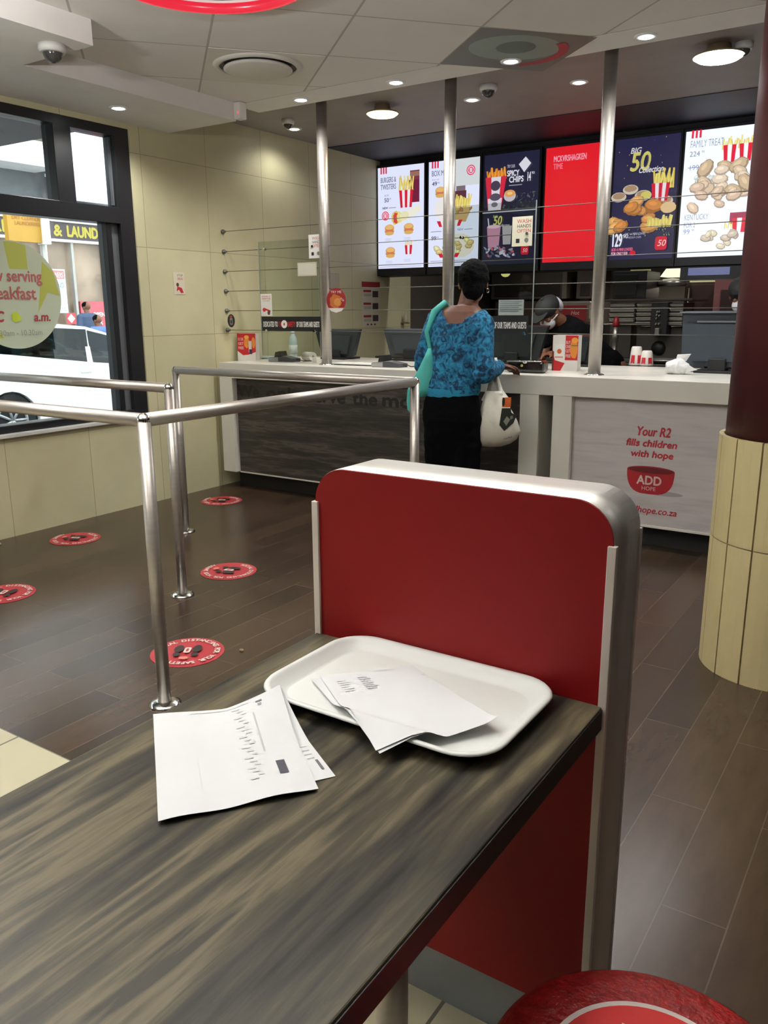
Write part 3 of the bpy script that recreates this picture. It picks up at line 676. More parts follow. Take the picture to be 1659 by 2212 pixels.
def drape(x, y):
    dx = .199-abs(x+.6015); dy = .134-abs(y-.962); d = min(dx, dy)
    if dx < .062 and dy < .062: d = .062-math.hypot(.062-dx, .062-dy)
    if d > 0: k = min(1, max(0, (.050-d)/.034)); k = k*k*(3-2*k); return TZ+.0085+.0165*k
    return TZ+.025-min(.018, -d*.22)
def sheet(corners, zs, label, marks=None, bump=0.0, name='paper_sheet', curl=None, draped=None):
    """paper from 4 corners A,B,C,D (x,y) with heights and gentle waves"""
    A, B, C_, D = [Vector((*c, z)) for c, z in zip(corners, zs)]; n = 26; m = MB().m(PAPER); G = []
    def S(s, t):
        p = (A*(1-s)+B*s)*(1-t)+(D*(1-s)+C_*s)*t
        if draped is not None: p.z = drape(p.x, p.y)+draped
        k = bump*(math.sin(s*5.2+1)*math.sin(t*4.0+.6))**2*1.0
        if curl: k += curl(s, t)
        return p+Vector((0, 0, k))
    for i in range(n+1): G.append([m.bm.verts.new(S(i/n, j/n)) for j in range(n+1)])
    for i in range(n):
        for j in range(n):
            f = m.bm.faces.new((G[i][j], G[i+1][j], G[i+1][j+1], G[i][j+1])); f.smooth = True; f.material_index = 0
    if marks:
        for (s0, t0, s1, t1, c) in marks:
            m.m(ink(c)); k = 6
            for a in range(k):
                sa, sb = s0+(s1-s0)*a/k, s0+(s1-s0)*(a+1)/k
                up = Vector((0, 0, .0007)); f = m.bm.faces.new([m.bm.verts.new(S(x, y)+up) for x, y in ((sa, t0), (sb, t0), (sb, t1), (sa, t1))]); f.material_index = m.mi
    bmesh.ops.recalc_face_normals(m.bm, faces=m.bm.faces)
    return tag(m.build(name), label, 'paper')
G1, G2, G3 = (192, 194, 196), (96, 96, 104), (205, 207, 208)
def mk(s0, t0, s1, t1, c=G1): return (s0, t0, s1, t1, c)
# lower sheet then upper sheet; s runs from the window-side edge, t toward the camera
def xy(u, v, z): q = PZ(u, v, z); return (q.x, q.y)
c1 = [xy(331, 1545, TZ+.002), xy(604, 1479, TZ+.036), xy(688, 1706, TZ+.003), xy(342, 1780, TZ+.002)]
c0 = [(c1[0][0]+.012, c1[0][1]-.006), xy(608, 1484, TZ+.033), xy(725, 1676, TZ+.0015), xy(405, 1750, TZ+.001)]
sheet(c0, [TZ+.0012, TZ+.0016, TZ+.0012, TZ+.0012], 'white printed sheet lying underneath, one corner sticking out toward the tray',
      [mk(.80, .35, .815, .68, (170, 172, 174))]+[mk(.90, .60+.05*k, .955, .605+.05*k, (130, 130, 134)) for k in range(4)]+[mk(.945, .78, .965, .90, (90, 90, 96))], curl=lift_corner(.0305))
mks = [mk(.60+.03*(k % 3), .06+.035*k, .66+.02*((k*7) % 3), .075+.035*k) for k in range(22)]
mks += [mk(.745, .16, .758, .55, (166, 168, 172)), mk(.80, .66, .86, .80, (60, 60, 70)), mk(.79, .05, .84, .065, (90, 90, 96)), mk(.80, .08, .83, .10, (120, 120, 124)), mk(.28, .03, .74, .036, G3), mk(.28, .03, .285, .8, G3)]
sheet(c1, [TZ+.003, TZ+.0035, TZ+.0045, TZ+.003], 'white printed form lying on top of another sheet on the table', mks, .0035,
      curl=lift_corner(.0325))
# pair on the tray
def dcorner(u, v, e):
    z = TZ+.012
    for _ in range(6): q = PZ(u, v, z); z = drape(q.x, q.y)+e
    return (q.x, q.y)
lift = lambda s, t: .012*s*s*t*t
e0_ = [dcorner(*c, .0) for c in ((672, 1466), (880, 1424), (1062, 1568), (820, 1628))]
e1_ = [dcorner(*c, .0015) for c in ((690, 1460), (893, 1418), (1078, 1562), (812, 1622))]
sheet(e0_, [TZ]*4, 'white sheet lying beneath another sheet on the tray', [mk(.1, .06, .2, .065, G3)], 0, curl=lift, draped=0.0)
sheet(e1_, [TZ]*4, 'white printed sheet on top, hanging over the front rim of the tray',
      [mk(.12, .10+.03*k, .20+.03*((k*5) % 3)*.5, .118+.03*k, G3) for k in range(6)]+[mk(.34, .08+.028*k, .44+.02*((k*3) % 2), .098+.028*k, (186, 187, 190)) for k in range(7)]+[mk(.95, .16, .985, .19, G1), mk(.55, .02, .8, .026, G3)], 0,
      curl=lambda s, t: lift(s, t)+.0006*math.sin(s*9)*math.sin(t*7), draped=.0018)
# ================================================================== STOOL
st = thing('bar_stool', (-.165, .785, 0), 'red round stool with a round sticker on its seat beside the table', 'stool')
SR = mat('red_speckled_vinyl', (150, 24, 22), 0.4, var=0.3, vscale=70, bump=0.4, bscale=90)
MB().m(SR).lathe([(.02, -.062), (.16, -.058), (.182, -.048), (.190, -.028), (.188, -.010), (.174, .002), (.14, .0045), (.001, .005)], (-.165, .785, .457), 64).build('seat', parent=st)
MB().m(CHROME).cyl((-.165, .785, .015), (-.165, .785, .405), .025).lathe([(.19, 0), (.19, .008), (.10, .02), (.03, .03)], (-.165, .785, 0), 48).build('pedestal', parent=st)
a = Art(); a.ell(0, 0, .120, .120, (226, 214, 206), n=64); a.ell(0, 0, .113, .113, (206, 34, 30), n=64)
a.text('PLEASE KEEP', 0, .012, .018, (232, 210, 200), 'C', bold=.001); a.text('YOUR DISTANCE', 0, -.022, .018, (232, 210, 200), 'C', bold=.001)
a.rect(-.045, .052, -.037, .074, (232, 210, 200)); a.rect(-.031, .052, -.023, .074, (232, 210, 200)); a.poly([(.028, .05), (.034, .05), (.034, .068), (.042, .068), (.031, .082), (.02, .068), (.028, .068)], (232, 210, 200))
ob = a.build('sticker', (-.165, .785, .4626), (1, .12, 0), (-.12, 1, 0), st); ob['label'] = 'round red sticker with white ring'

# ================================================================== COUNTER
CF, CB, CT_, CT0 = 4.48, 5.52, .95, .838
ct = thing('service_counter', (-3.2, 5.0, 0), 'long white service counter with dark wood front panel at its window side', 'counter')
DW = wood('dark_wood_laminate', [(34, 31, 28), (46, 42, 38), (58, 53, 48), (86, 80, 72), (50, 46, 42)], (1.6, 1, 16), 0.45)
LW = wood('whitewashed_wood', [(182, 176, 176), (196, 191, 190), (204, 199, 197), (190, 184, 184)], (1.0, 1, 9), 0.5)
XC0, XC1, XG0, XG1, XE = -4.455, -1.895, -1.895, -1.805, 1.2
MB().m(WHITE).box(XC0, XE, CF, CB, CT0, CT_, .003).build('worktop', parent=ct)
MB().m(WHITE).box(XC0, XC0+.125, CF, CB, .131, CT0).build('end_panel', parent=ct)
MB().m(WHITE).box(-2.012, -1.895, CF, CB, .0, CT0).build('end_panel', parent=ct)
MB().m(DW).box(XC0+.125, -2.012, CF+.05, CF+.07, .131, CT0).build('front_panel', parent=ct)['label'] = 'dark wood front panel'
MB().m(WHITE).box(XC0+.125, -2.012, CF+.045, CF+.075, .122, .131).build('panel_trim', parent=ct)
MB().m(mat('black_plinth', (16, 15, 14), 0.6)).box(XC0+.03, -2.012, CF+.14, CB, 0, .131).box(-1.7, XE, CF+.14, CB, 0, .131).build('plinth', parent=ct)
MB().m(WHITE).box(-1.807, -1.695, CF, CB, .128, CT0).build('end_panel', parent=ct)
MB().m(LW).box(-1.695, XE, CF+.045, CF+.065, .140, CT0).build('front_panel', parent=ct)['label'] = 'whitewashed wood front panel with charity artwork'
MB().m(WHITE).box(-1.695, XE, CF+.04, CF+.07, .128, .140).build('panel_trim', parent=ct)
# faint lettering on the dark front
for wd, ua, ub in (('We', 515, 560), ('only', 575, 650), ('serve', 664, 745), ('the', 762, 814), ('most', 824, 930)):
    qa = PY(ua, 872, CF+.0485); qb = PY(ub, 872, CF+.0485); a = Art(); a.fit(wd, 0, qb.x-qa.x, 0, .085, (24, 22, 21), bold=.005); a.build('front_lettering', (qa.x, CF+.0488, .702), UX, UZ, ct)
# charity artwork on the right panel
a = Art(); RI = (176, 36, 48)
def onp(u, v): q = PY(u, v, CF+.045); return (q.x, q.z)
ox, oz = onp(1235, 1100)
def loc(u, v): q = onp(u, v); return (q[0]-ox, q[1]-oz)
for s, (ua, va), (ub, vb), h in (('Your R2', (1374, 937), (1448, 932), .050), ('fills children', (1352, 960), (1462, 955), .038), ('with hope', (1362, 982), (1454, 979), .036)):
    A = loc(ua, va); B = loc(ub, vb); a.fit(s, A[0], B[0], (A[1]+B[1])/2-.02, h, RI, shear=.15, bold=.002, rot=0)
A = loc(1355, 1012); B = loc(1458, 1020); zc = (A[1]+B[1])/2; w = B[0]-A[0]; C2 = loc(1405, 1068)
hh = zc-C2[1]
def bowl(k, c, dz=0):
    pts = [(A[0]+w/2-w/2*k, zc+dz)]
    for i in range(1, 16): t = PI+PI*i/16; pts.append((A[0]+w/2+w/2*k*math.copysign(abs(math.cos(t))**.6, math.cos(t)), zc+dz-hh*abs(math.sin(t))**.8))
    pts.append((A[0]+w/2+w/2*k, zc+dz)); a.poly(pts, c)
a.ell(A[0]+w*.78, C2[1]+.012, w*.42, .014, (160, 154, 156))
bowl(1.0, (166, 26, 36)); a.ell(A[0]+w/2, zc, w/2, .022, (150, 22, 30)); a.ell(A[0]+w/2, zc-.001, w*.47, .016, (100, 16, 22))
a.text('ADD', A[0]+w*.48, zc-hh*.60, hh*.36, (222, 196, 190), 'C', sx=.9, bold=.002); a.text('HOPE', A[0]+w*.48, zc-hh*.84, hh*.16, (222, 196, 190), 'C')
q0 = loc(1322, 1096); q1_ = loc(1462, 1103); a.fit('www.addhope.co.za', q0[0]-.05, q1_[0], (q0[1]+q1_[1])/2-.02, .036, RI, shear=.2, bold=.001)
a.build('charity_artwork', (ox, CF+.0445, oz), UX, UZ, ct)

# ---- steel poles up to the ceiling
GY = 4.655
for x, lb in ((-3.573, 'steel pole from the counter to the ceiling, nearest the tiled wall'), (-2.605, 'steel pole from the counter to the ceiling, right behind the woman'), (-1.635, 'steel pole from the counter to the ceiling, between the woman and the column'), (-.667, 'steel pole from the counter to the ceiling behind the round column')):
    t = thing('guard_pole', (x, GY, CT_), lb, 'pole', 'steel poles on the counter')
    MB().m(STEEL).cyl((x, GY, CT_), (x, GY, 2.655), .036, seg=28).build('tube', parent=t)
    f = MB().m(CHROME); flange(f, x, GY, CT_, .058); f.build('base_flange', parent=t)
# ---- tensioned cables
CBL = mat('cable_steel', (110, 108, 100), 0.45, 0.7)
WIRE = [1.181, 1.323, 1.465, 1.607, 1.749, 1.891]
for i, z in enumerate(WIRE):
    nm = ('lowest', 'second lowest', 'third from the bottom', 'third from the top', 'second highest', 'topmost')[i]
    t = thing('guard_cable', (XW, GY, z), 'thin horizontal steel cable from wall bolt to poles, '+nm+' of six', 'cable', 'steel cables above the counter')
    MB().m(CBL).tube([(XW, GY, z), (-.667, GY, z)], .0022, 8).build('wire', parent=t)
    MB().m(GALV).lathe([(.016, 0), (.016, .012), (.009, .014), (.007, .03), (.004, .036)], (XW, GY, z), 16, ax=(1, 0, 0)).build('wall_bolt', parent=t)
GL = glass('guard_glass', (236, 240, 236), 0.55)
def guard(x0, x1, z0, z1, label):
    t = thing('glass_guard', ((x0+x1)/2, GY-.012, z0), label, 'glass screen')
    MB().m(GL).box(x0, x1, GY-.016, GY-.010, z0, z1).build('panel', parent=t)
    for x in (x0, x1): MB().m(mat('glass_edge', (150, 158, 150), 0.2, var=0.02)).box(x-.002, x+.002, GY-.0165, GY-.0095, z0, z1).build('polished_edge', parent=t)
    for x in (x0+.05, x1-.05):
        for z in (WIRE[0], WIRE[-2]): MB().m(CHROME).cyl((x, GY-.022, z), (x, GY+.006, z), .009, seg=12).build('clip', parent=t)
guard(-4.16, -3.615, 1.0, 1.80, 'clear glass screen hung on cables between the tiled wall and first pole')
guard(-2.56, -2.025, .975, 1.93, 'clear glass screen hung on cables to the right of the woman')

def notice(name, o, w, h, fill, base, label, cat='notice', u=UX, v=UZ, group=None):
    a = Art(); a.rect(0, 0, w, h, base); fill(a, w, h); return tag(a.build(name, o, u, v), label, cat, group)
DKB, REDP, WHT, GRY = (26, 26, 28), (196, 40, 50), (226, 224, 218), (120, 118, 116)
def banner(a, w, h):
    a.fit('DEDICATED TO', .012, .15, h*.30, h*.36, WHT, bold=.0008); a.fit('THE', .158, .19, h*.30, h*.36, REDP); a.ell(.212, h*.48, .028, .028, WHT); a.ell(.212, h*.48, .007, .01, REDP)
    a.fit('SAFETY', .244, .315, h*.30, h*.36, REDP, bold=.0008); a.fit('OF OUR TEAMS AND GUESTS', .325, w-.012, h*.30, h*.36, WHT, bold=.0008)
notice('safety_banner', (-4.15, GY-.0175, 1.178), .545, .102, banner, DKB, 'black safety banner on the glass between the tiled wall and first pole', 'notice')
notice('safety_banner', (-2.60, GY-.0175, 1.178), .552, .105, banner, DKB, 'black safety banner on the glass beside the woman, half hidden by her', 'notice')
def washp(a, w, h):
    a.fit('REMEMBER TO', .012, w-.012, h*.86, h*.06, REDP); a.fit('SANITISE', .012, w-.012, h*.74, h*.09, REDP); a.fit('YOUR HANDS', .02, w-.02, h*.66, h*.05, GRY)
    a.ell(w*.3, h*.28, w*.14, h*.09, REDP); a.rect(w*.36, h*.22, w*.86, h*.30, REDP, rot=-.3); a.ell(w*.7, h*.14, w*.12, h*.10, (90, 60, 50))
notice('hygiene_notice', (-4.155, GY-.018, 1.285), .108, .155, washp, WHT, 'white hygiene notice with red figure above the black banner near the wall')
def stayp(a, w, h):
    a.fit('WASH', .03, w-.01, h*.78, h*.13, REDP); a.fit('HANDS', .03, w-.01, h*.62, h*.12, DKB); a.fit('OFTEN', .03, w-.01, h*.46, h*.12, REDP); a.rect(w*.2, h*.12, w*.38, h*.26, DKB); a.ell(w*.72, h*.2, w*.1, h*.08, GRY)
notice('hand_washing_notice', (-2.17, GY-.018, 1.68), .128, .165, stayp, (222, 218, 196), 'cream notice on the glass in front of the dark menu screen')
notice('hand_washing_notice', (-3.695, GY-.018, 1.67), .115, .155, stayp, WHT, 'white notice high on the glass left of the first pole')
notice('blank_sheet', (-3.80, GY-.0176, 1.555), .17, .09, lambda a, w, h: a.rect(.01, .01, w-.01, h-.01, (206, 202, 186)), (196, 190, 170), 'pale blank sheet behind the glass left of the first pole', 'paper')
def sheetp(a, w, h):
    for k in range(6): a.rect(.01, h*(.85-.12*k), w-.012-.02*(k % 2), h*(.85-.12*k)+.005, (120, 138, 140))
notice('printed_sheet', (-2.245, GY-.0178, 1.287), .165, .09, sheetp, (168, 176, 172), 'pale green-grey printed sheet behind the glass beside the woman', 'paper')
# round red promo sticker hanging beside the first pole
a = Art(); a.ell(0, 0, .082, .082, (150, 30, 30), n=40); a.ell(-.005, -.005, .05, .045, (190, 110, 50), wob=.12); a.ell(.01, -.01, .03, .025, (214, 140, 70), wob=.1); a.fit('TRY ME', -.045, .045, .048, .016, WHT); a.text('R20', .048, 0, .014, WHT, 'C', rot=-.6)
a.poly([(-.066, -.05), (.066, -.05), (.045, -.07), (0, -.082), (-.045, -.07)], (222, 214, 206))
tag(a.build('promo_disc', (-3.452, GY-.04, 1.387), UX, UZ), 'round red promotional disc with food picture beside the first pole', 'sticker')
# on the tiled wall
def wp(a, w, h):
    a.fit('STOP', w*.35, w*.85, h*.82, h*.09, DKB); a.fit('SPREAD', w*.35, w*.85, h*.66, h*.10, REDP); a.ell(w*.35, h*.44, w*.12, h*.09, (90, 60, 50)); a.poly([(w*.22, h*.14), (w*.32, h*.36), (w*.7, h*.3), (w*.86, h*.08), (w*.6, h*.06), (w*.45, h*.22)], REDP)
q = PX(373, 588, XW); notice('wall_notice', (XW+.002, q.y, 1.437), .104, .15, wp, (214, 206, 184), 'small white notice with red and black print on the tiled wall by the window', u=UY)
def wp2(a, w, h):
    a.rect(0, h*.88, w, h, (150, 40, 44))
    for k in range(3): a.rect(w*.08, h*(.77-.28*k), w*.5, h*(.82-.28*k), (150, 40, 44)); a.rect(w*.58, h*(.66-.27*k), w*.9, h*(.80-.27*k), (60, 58, 56)); a.rect(w*.1, h*(.68-.28*k), w*.5, h*(.74-.28*k), (176, 170, 156))
    for k in range(3): a.ell(w*(.3+.2*k), h*.05, w*.05, h*.02, (50, 40, 40))
notice('procedure_poster', (XW+.002, 6.44, 1.17), .30, .41, wp2, (206, 198, 180), 'tall poster with red heading on the wall below the first menu screen', u=UY)
q = PX(738, 612, XW); notice('wall_sheet', (XW+.002, 5.95, 1.50), .14, .14, lambda a, w, h: a.rect(.01, .01, w-.01, h-.01, (186, 180, 160)), (176, 170, 150), 'small plain sheet on the wall behind the round red disc', u=UY)
q = PX(495, 692, XW+.03)
a = Art(); a.ell(0, 0, .032, .048, (34, 32, 30), n=32); a.rrect(-.012, -.03, .012, .02, .006, (120, 116, 104)); a.rect(-.006, -.02, .006, .004, (34, 32, 30)); a.ell(0, .030, .012, .01, (150, 60, 56))
tag(a.build('oval_tag', (XW+.075, GY-.03, 1.25), (.25, 1, 0), UZ), 'small black oval tag hanging on the lower cables by the tiled wall', 'tag')

# ================================================================== THINGS ON THE COUNTER
def promo_box(u, v, w, d, h, rotz, label, flip=False):
    q = PZ(u, v, CT_); t = thing('promotional_box', (q.x, q.y, CT_), label, 'box')
    c, s = math.cos(rotz), math.sin(rotz); ux = Vector((c, s, 0)); uy = Vector((-s, c, 0)); o = Vector((q.x, q.y, CT_))
    p = [o-ux*w/2, o+ux*w/2, o+ux*w/2+uy*d, o-ux*w/2+uy*d]
    MB().m(mat('card_white', (224, 220, 212), 0.5)).prism(p, (0, 0, h)).build('carton', parent=t)
    a = Art(); W_ = (226, 220, 212); R_ = (196, 34, 38); O_ = (224, 138, 50)
    if flip:
        a.rect(0, 0, w*.5, h, (230, 226, 218)); a.rect(w*.08, h*.35, w*.46, h*.75, (236, 232, 226)); a.ell(w*.27, h*.55, w*.09, h*.07, (206, 96, 40)); a.rect(w*.1, h*.36, w*.42, h*.41, (214, 150, 140)); a.poly([(0, 0), (0, h*.6), (w*.1, h*.3), (w*.5, h*.22), (w*.34, 0)], R_); a.rect(0, 0, w*.06, h*.55, (92, 40, 26))
        a.rect(w*.5, h*.3, w, h, R_); a.ell(w*.84, h*.62, w*.15, h*.27, O_, wob=.06); a.ell(w*.86, h*.86, w*.13, h*.08, (236, 160, 60)); a.rect(w*.74, h*.70, w*.98, h*.73, (86, 120, 50)); a.rect(w*.5, 0, w, h*.3, (226, 222, 216)); a.fit('BUY', w*.52, w*.7, h*.76, h*.09, W_); a.fit('ONE', w*.52, w*.7, h*.64, h*.09, W_); a.fit('GET', w*.52, w*.7, h*.52, h*.09, W_); a.fit('FREE', w*.52, w*.72, h*.38, h*.09, W_)
    else:
        a.rect(0, 0, w, h, R_); a.ell(w*.52, h*.66, w*.15, h*.2, O_, wob=.06); a.ell(w*.88, h*.66, w*.1, h*.2, O_, wob=.06); a.ell(w*.52, h*.86, w*.13, h*.07, (236, 170, 70)); a.fit('BUY ONE', w*.05, w*.34, h*.74, h*.1, W_); a.fit('GET', w*.05, w*.34, h*.58, h*.1, W_); a.fit('FREE', w*.05, w*.34, h*.42, h*.1, W_)
        a.poly([(0, 0), (w, 0), (w, h*.32), (w*.6, h*.22), (w*.3, h*.2), (0, h*.36)], (224, 220, 212)); a.rect(w*.62, h*.3, w*.78, h*.72, (222, 206, 200)); a.rect(w*.64, h*.24, w*.8, h*.42, (60, 40, 70))
    a.build('front_print', o-ux*w/2-uy*.001, ux, UZ, t)
    if flip:
        MB().m(mat('box_side_red', (150, 40, 30), 0.5)).prism([o-ux*(w/2+.001)+Vector((0, 0, .002)), o-ux*(w/2+.001)+uy*d+Vector((0, 0, .002)), o-ux*(w/2+.001)+uy*d+Vector((0, 0, h)), o-ux*(w/2+.001)+Vector((0, 0, h))], ux*-.001).build('side_print', parent=t)
promo_box(534, 779, .150, .07, .205, .35, 'red and orange promotional box on the counter by the tiled wall')
promo_box(1219, 801, .158, .08, .215, .10, 'white and red promotional box standing on the counter near the third pole', True)
# card machines
def card_machine(u, v, rot, label):
    q = PZ(u, v, CT_); t = thing('card_machine', (q.x, q.y, CT_), label, 'card machine', 'card machines on the counter')
    c, s = math.cos(rot), math.sin(rot)
    def L_(x, y, z): return (q.x+x*c-y*s, q.y+x*s+y*c, CT_+z)
    MB().m(mat('card_machine_grey', (70, 70, 74), 0.4)).prism([L_(-.10, -.04, 0), L_(.10, -.04, 0), L_(.10, -.04, .025), L_(.02, -.04, .04), L_(-.10, -.04, .03)], (-.085*-s, .085*c, 0)).build('body', parent=t)
    MB().m(mat('pale_grey_plastic', (150, 150, 150), 0.4)).prism([L_(-.105, -.042, .003), L_(-.02, -.042, .003), L_(-.02, -.042, .034), L_(-.105, -.042, .026)], (-.089*-s, .089*c, 0)).build('keypad', parent=t)
    MB().m(BLACK).prism([L_(-.06, -.03, .034), L_(0, -.03, .042), L_(-.01, -.03, .078), L_(-.05, -.03, .07)], (-.065*-s, .065*c, 0)).build('printer_cover', parent=t)
    MB().m(BLACK).tube([L_(.1, 0, .015), L_(.13, .01, .02), L_(.15, .04, .004), L_(.2, .08, .004)], .003, 8).build('cord', parent=t)
card_machine(612, 781, .15, 'dark card machine with grey keypad on the counter near the tiled wall')
card_machine(838, 793, .15, 'dark card machine on the counter left of the woman')
# bottle of sanitiser
q = PZ(634, 776, CT_); t = thing('spray_bottle', (q.x, q.y, CT_), 'clear plastic bottle with pale label standing on the counter behind the card machine', 'bottle')
MB().m(mat('clear_plastic', (190, 206, 206), 0.25, var=0.03)).lathe([(.03, 0), (.034, .01), (.034, .14), (.030, .165), (.018, .185), (.016, .20)], (q.x, q.y, CT_), 28).build('body', parent=t)
MB().m(mat('bottle_label', (206, 210, 206), 0.4)).lathe([(.0348, .04), (.0348, .11)], (q.x, q.y, CT_), 28).build('label', parent=t)
MB().m(mat('bottle_cap', (214, 216, 212), 0.4)).lathe([(.018, .198), (.018, .215), (.01, .222)], (q.x, q.y, CT_), 20).build('cap', parent=t)
# till roll lying down + small block + folded cloth
q = PZ(667, 780, CT_); t = thing('till_roll', (q.x, q.y, CT_), 'white till roll lying on its side near the first pole', 'paper roll')
MB().m(mat('roll_white', (218, 214, 206), 0.7)).cyl((q.x-.05, q.y+.02, CT_+.034), (q.x+.05, q.y-.01, CT_+.034), .034).build('roll', parent=t)
MB().m(mat('core_brown', (150, 132, 108), 0.8)).cyl((q.x+.049, q.y-.0098, CT_+.034), (q.x+.0515, q.y-.0106, CT_+.034), .010).build('core', parent=t)
q = PZ(683, 783, CT_); tag(MB().m(mat('roll_white', (218, 214, 206), 0.7)).box(q.x-.02, q.x+.02, q.y-.02, q.y+.03, CT_, CT_+.04, .003).build('sachet_box'), 'tiny white box between till roll and first pole', 'box')
q = PZ(590, 775, CT_); tag(MB().m(mat('pale_blue_cloth', (156, 186, 196), 0.8)).box(q.x-.16, q.x+.10, q.y, q.y+.12, CT_, CT_+.010, .004).build('folded_cloth'), 'pale blue folded cloth on the counter behind the card machine', 'cloth')
# small white tray on the counter
tray(-3.36, 4.74, CT_+.0005, .40, .16, 0.0, 'change_tray', 'shallow white tray on the counter between first pole and card machine', 'tray', rim=.010, r=.03)
# crumpled tissue
def crumple(q, r, label, name='crumpled_tissue'):
    m = MB().m(mat('tissue_white', (232, 232, 232), 0.8, var=0.02)); m.ell((q.x, q.y, q.z+r[2]*.8), r, sub=4)
    for v in m.bm.verts:
        n = mnoise.noise_vector(v.co*22)*.018+mnoise.noise_vector(v.co*60)*.006; v.co += n; v.co.z = max(v.co.z, q.z+.0005)
    m.prism([(q.x-.01, q.y, q.z+.07), (q.x+.05, q.y+.01, q.z+.075), (q.x+.075, q.y, q.z+.115), (q.x, q.y, q.z+.11)], (0, .004, .002))
    m.prism([(q.x+.04, q.y-.02, q.z+.01), (q.x+.12, q.y-.02, q.z+.028), (q.x+.07, q.y-.02, q.z+.055)], (0, .01, 0))
    return tag(m.build(name), label, 'tissue')
crumple(PZ(1460, 808, CT_), (.065, .05, .045), 'crumpled white tissue on the counter near the column')
# monitors, backs toward the customer
def monitor(cx, y, w, h, z, tilt, label, mat_=None, stand=True, wt=None):
    mat_ = mat_ or DARKGREY; wt = wt or w*.75
    t = thing('till_monitor', (cx, y, CT_), label, 'monitor', 'till monitors on the counter')
    dy = math.sin(tilt)*h
    a_ = [(cx-wt/2, y+.05, z), (cx+wt/2, y+.05, z), (cx+w/2, y+.05-dy, z+h), (cx-w/2, y+.05-dy, z+h)]
    MB().m(mat_).prism(a_, (0, .05, .01)).build('housing', parent=t)
    a2 = [((p[0]-cx)*.7+cx, p[1]-.018, (p[2]-z)*.7+z+h*.1) for p in a_]
    MB().m(mat_).prism(a2, (0, .03, 0)).build('rear_cover', parent=t)
    if stand: MB().m(BLACK).box(cx-.05, cx+.05, y+.02, y+.12, CT_, z+.05, .006).box(cx-.12, cx+.12, y-.02, y+.2, CT_, CT_+.015, .004).build('stand', parent=t)
    return t
monitor(-3.93, 5.20, .42, .20, 1.0-.03, .0, 'dark till monitor behind the first pole', wt=.30).name = 'till_monitor'
monitor(-3.30, 5.28, .48, .19, .985, .0, 'dark till monitor just left of the woman', wt=.36)
monitor(-2.45, 5.25, .50, .22, .985, .0, 'dark till monitor behind the woman and the glass', mat('black_monitor', (30, 34, 36), 0.4))
monitor(-2.02, 5.3, .28, .18, .965, .0, 'dark till monitor in front of the bending worker', mat('black_monitor', (30, 34, 36), 0.4), wt=.22)
rm = monitor(-1.07, 5.12, .44, .31, .985, .0, 'large blue-grey till monitor at the right end beside the column', mat('slate_plastic', (50, 60, 70), 0.45, var=.05), wt=.42)
MB().m(mat('slate_light', (96, 104, 110), 0.4)).box(-1.30, -.85, 5.13, 5.24, 1.294, 1.303).box(-1.20, -.86, 5.145, 5.15, 1.24, 1.25).build('trim', parent=rm)
q = PZ(1549, 800, CT_); tag(MB().m(REDM := mat('red_plastic', (150, 26, 36), 0.4)).box(q.x-.04, q.x+.0, q.y-.02, q.y+.02, CT_, CT_+.07, .006).build('red_stapler'), 'small red object at the foot of the blue-grey monitor', 'office item')
# cups standing behind the counter edge
def cup(u, v, h, label):
    q = PZ(u, v, CT_); t = thing('paper_cup', (q.x, q.y, CT_), label, 'cup', 'upturned paper cups behind the tissue')
    MB().m(mat('cup_white', (206, 200, 192), 0.5)).lathe([(.045, 0), (.046, .006), (.034, h-.01), (.028, h), (.0, h)], (q.x, q.y, CT_), 28).build('body', parent=t)
    a = MB().m(mat('cup_red', (184, 34, 50), 0.5))
    for k in range(6):
        t0 = 2*PI*k/6; t1 = t0+.62
        def pt(tt, z): r_ = .0485-(.012)*z/h; return (q.x+r_*math.cos(tt), q.y+r_*math.sin(tt), CT_+z)
        a.quad(pt(t0, .015), pt(t1, .015), pt(t1, h*.55), pt(t0, h*.55))
    a.build('stripes', parent=t)
cup(1373, 789, .125, 'taller paper cup with red marks behind the counter')
cup(1396, 790, .10, 'shorter paper cup with red marks behind the counter')

# ================================================================== MENU SCREENS
SY = 6.70; SZ0, SZ1 = 1.70, 2.588
NAVY = mat('screen_bezel', (18, 20, 34), 0.35)
BW = (222, 228, 252); GT = (120, 124, 150); RD = (214, 36, 66); YF = (226, 210, 130); DN = (38, 36, 72)
def fries(a, cx, cy, w, h, n=12, c1=(232, 214, 120), c2=(212, 190, 96)):
    for i in range(n):
        x = cx+w*(i/(n-1)-.5)*.95; k = random.uniform(.6, 1.0)
        a.rect(x-w*.045, cy, x+w*.045, cy+h*k, c1 if i % 2 else c2, rot=random.uniform(-.25, .25))
def bucket(a, cx, cy, w, h, dark=False, stripes=5):
    for i in range(stripes):
        f0, f1 = i/stripes-.5, (i+1)/stripes-.5
        a.poly([(cx+f0*w*.8, cy), (cx+f1*w*.8, cy), (cx+f1*w, cy+h), (cx+f0*w, cy+h)], (206, 30, 54) if i % 2 == 0 else (236, 226, 232))
def chicken(a, cx, cy, w, h, n, cols):
    for i in range(n):
        x = cx+random.uniform(-.5, .5)*w; y = cy+random.uniform(-.5, .5)*h; r = random.uniform(.13, .2)*min(w, h*1.4); ro = random.uniform(-1, 1)
        c = random.choice(cols); dk = tuple(int(v*.78) for v in c); lt = tuple(min(255, int(v*1.12)) for v in c)
        a.ell(x, y, r*1.2, r*.8, dk, ro, .06); a.ell(x-r*.05, y+r*.1, r*1.02, r*.62, c, ro, .08); a.ell(x-r*.15, y+r*.25, r*.5, r*.24, lt, ro, .1)
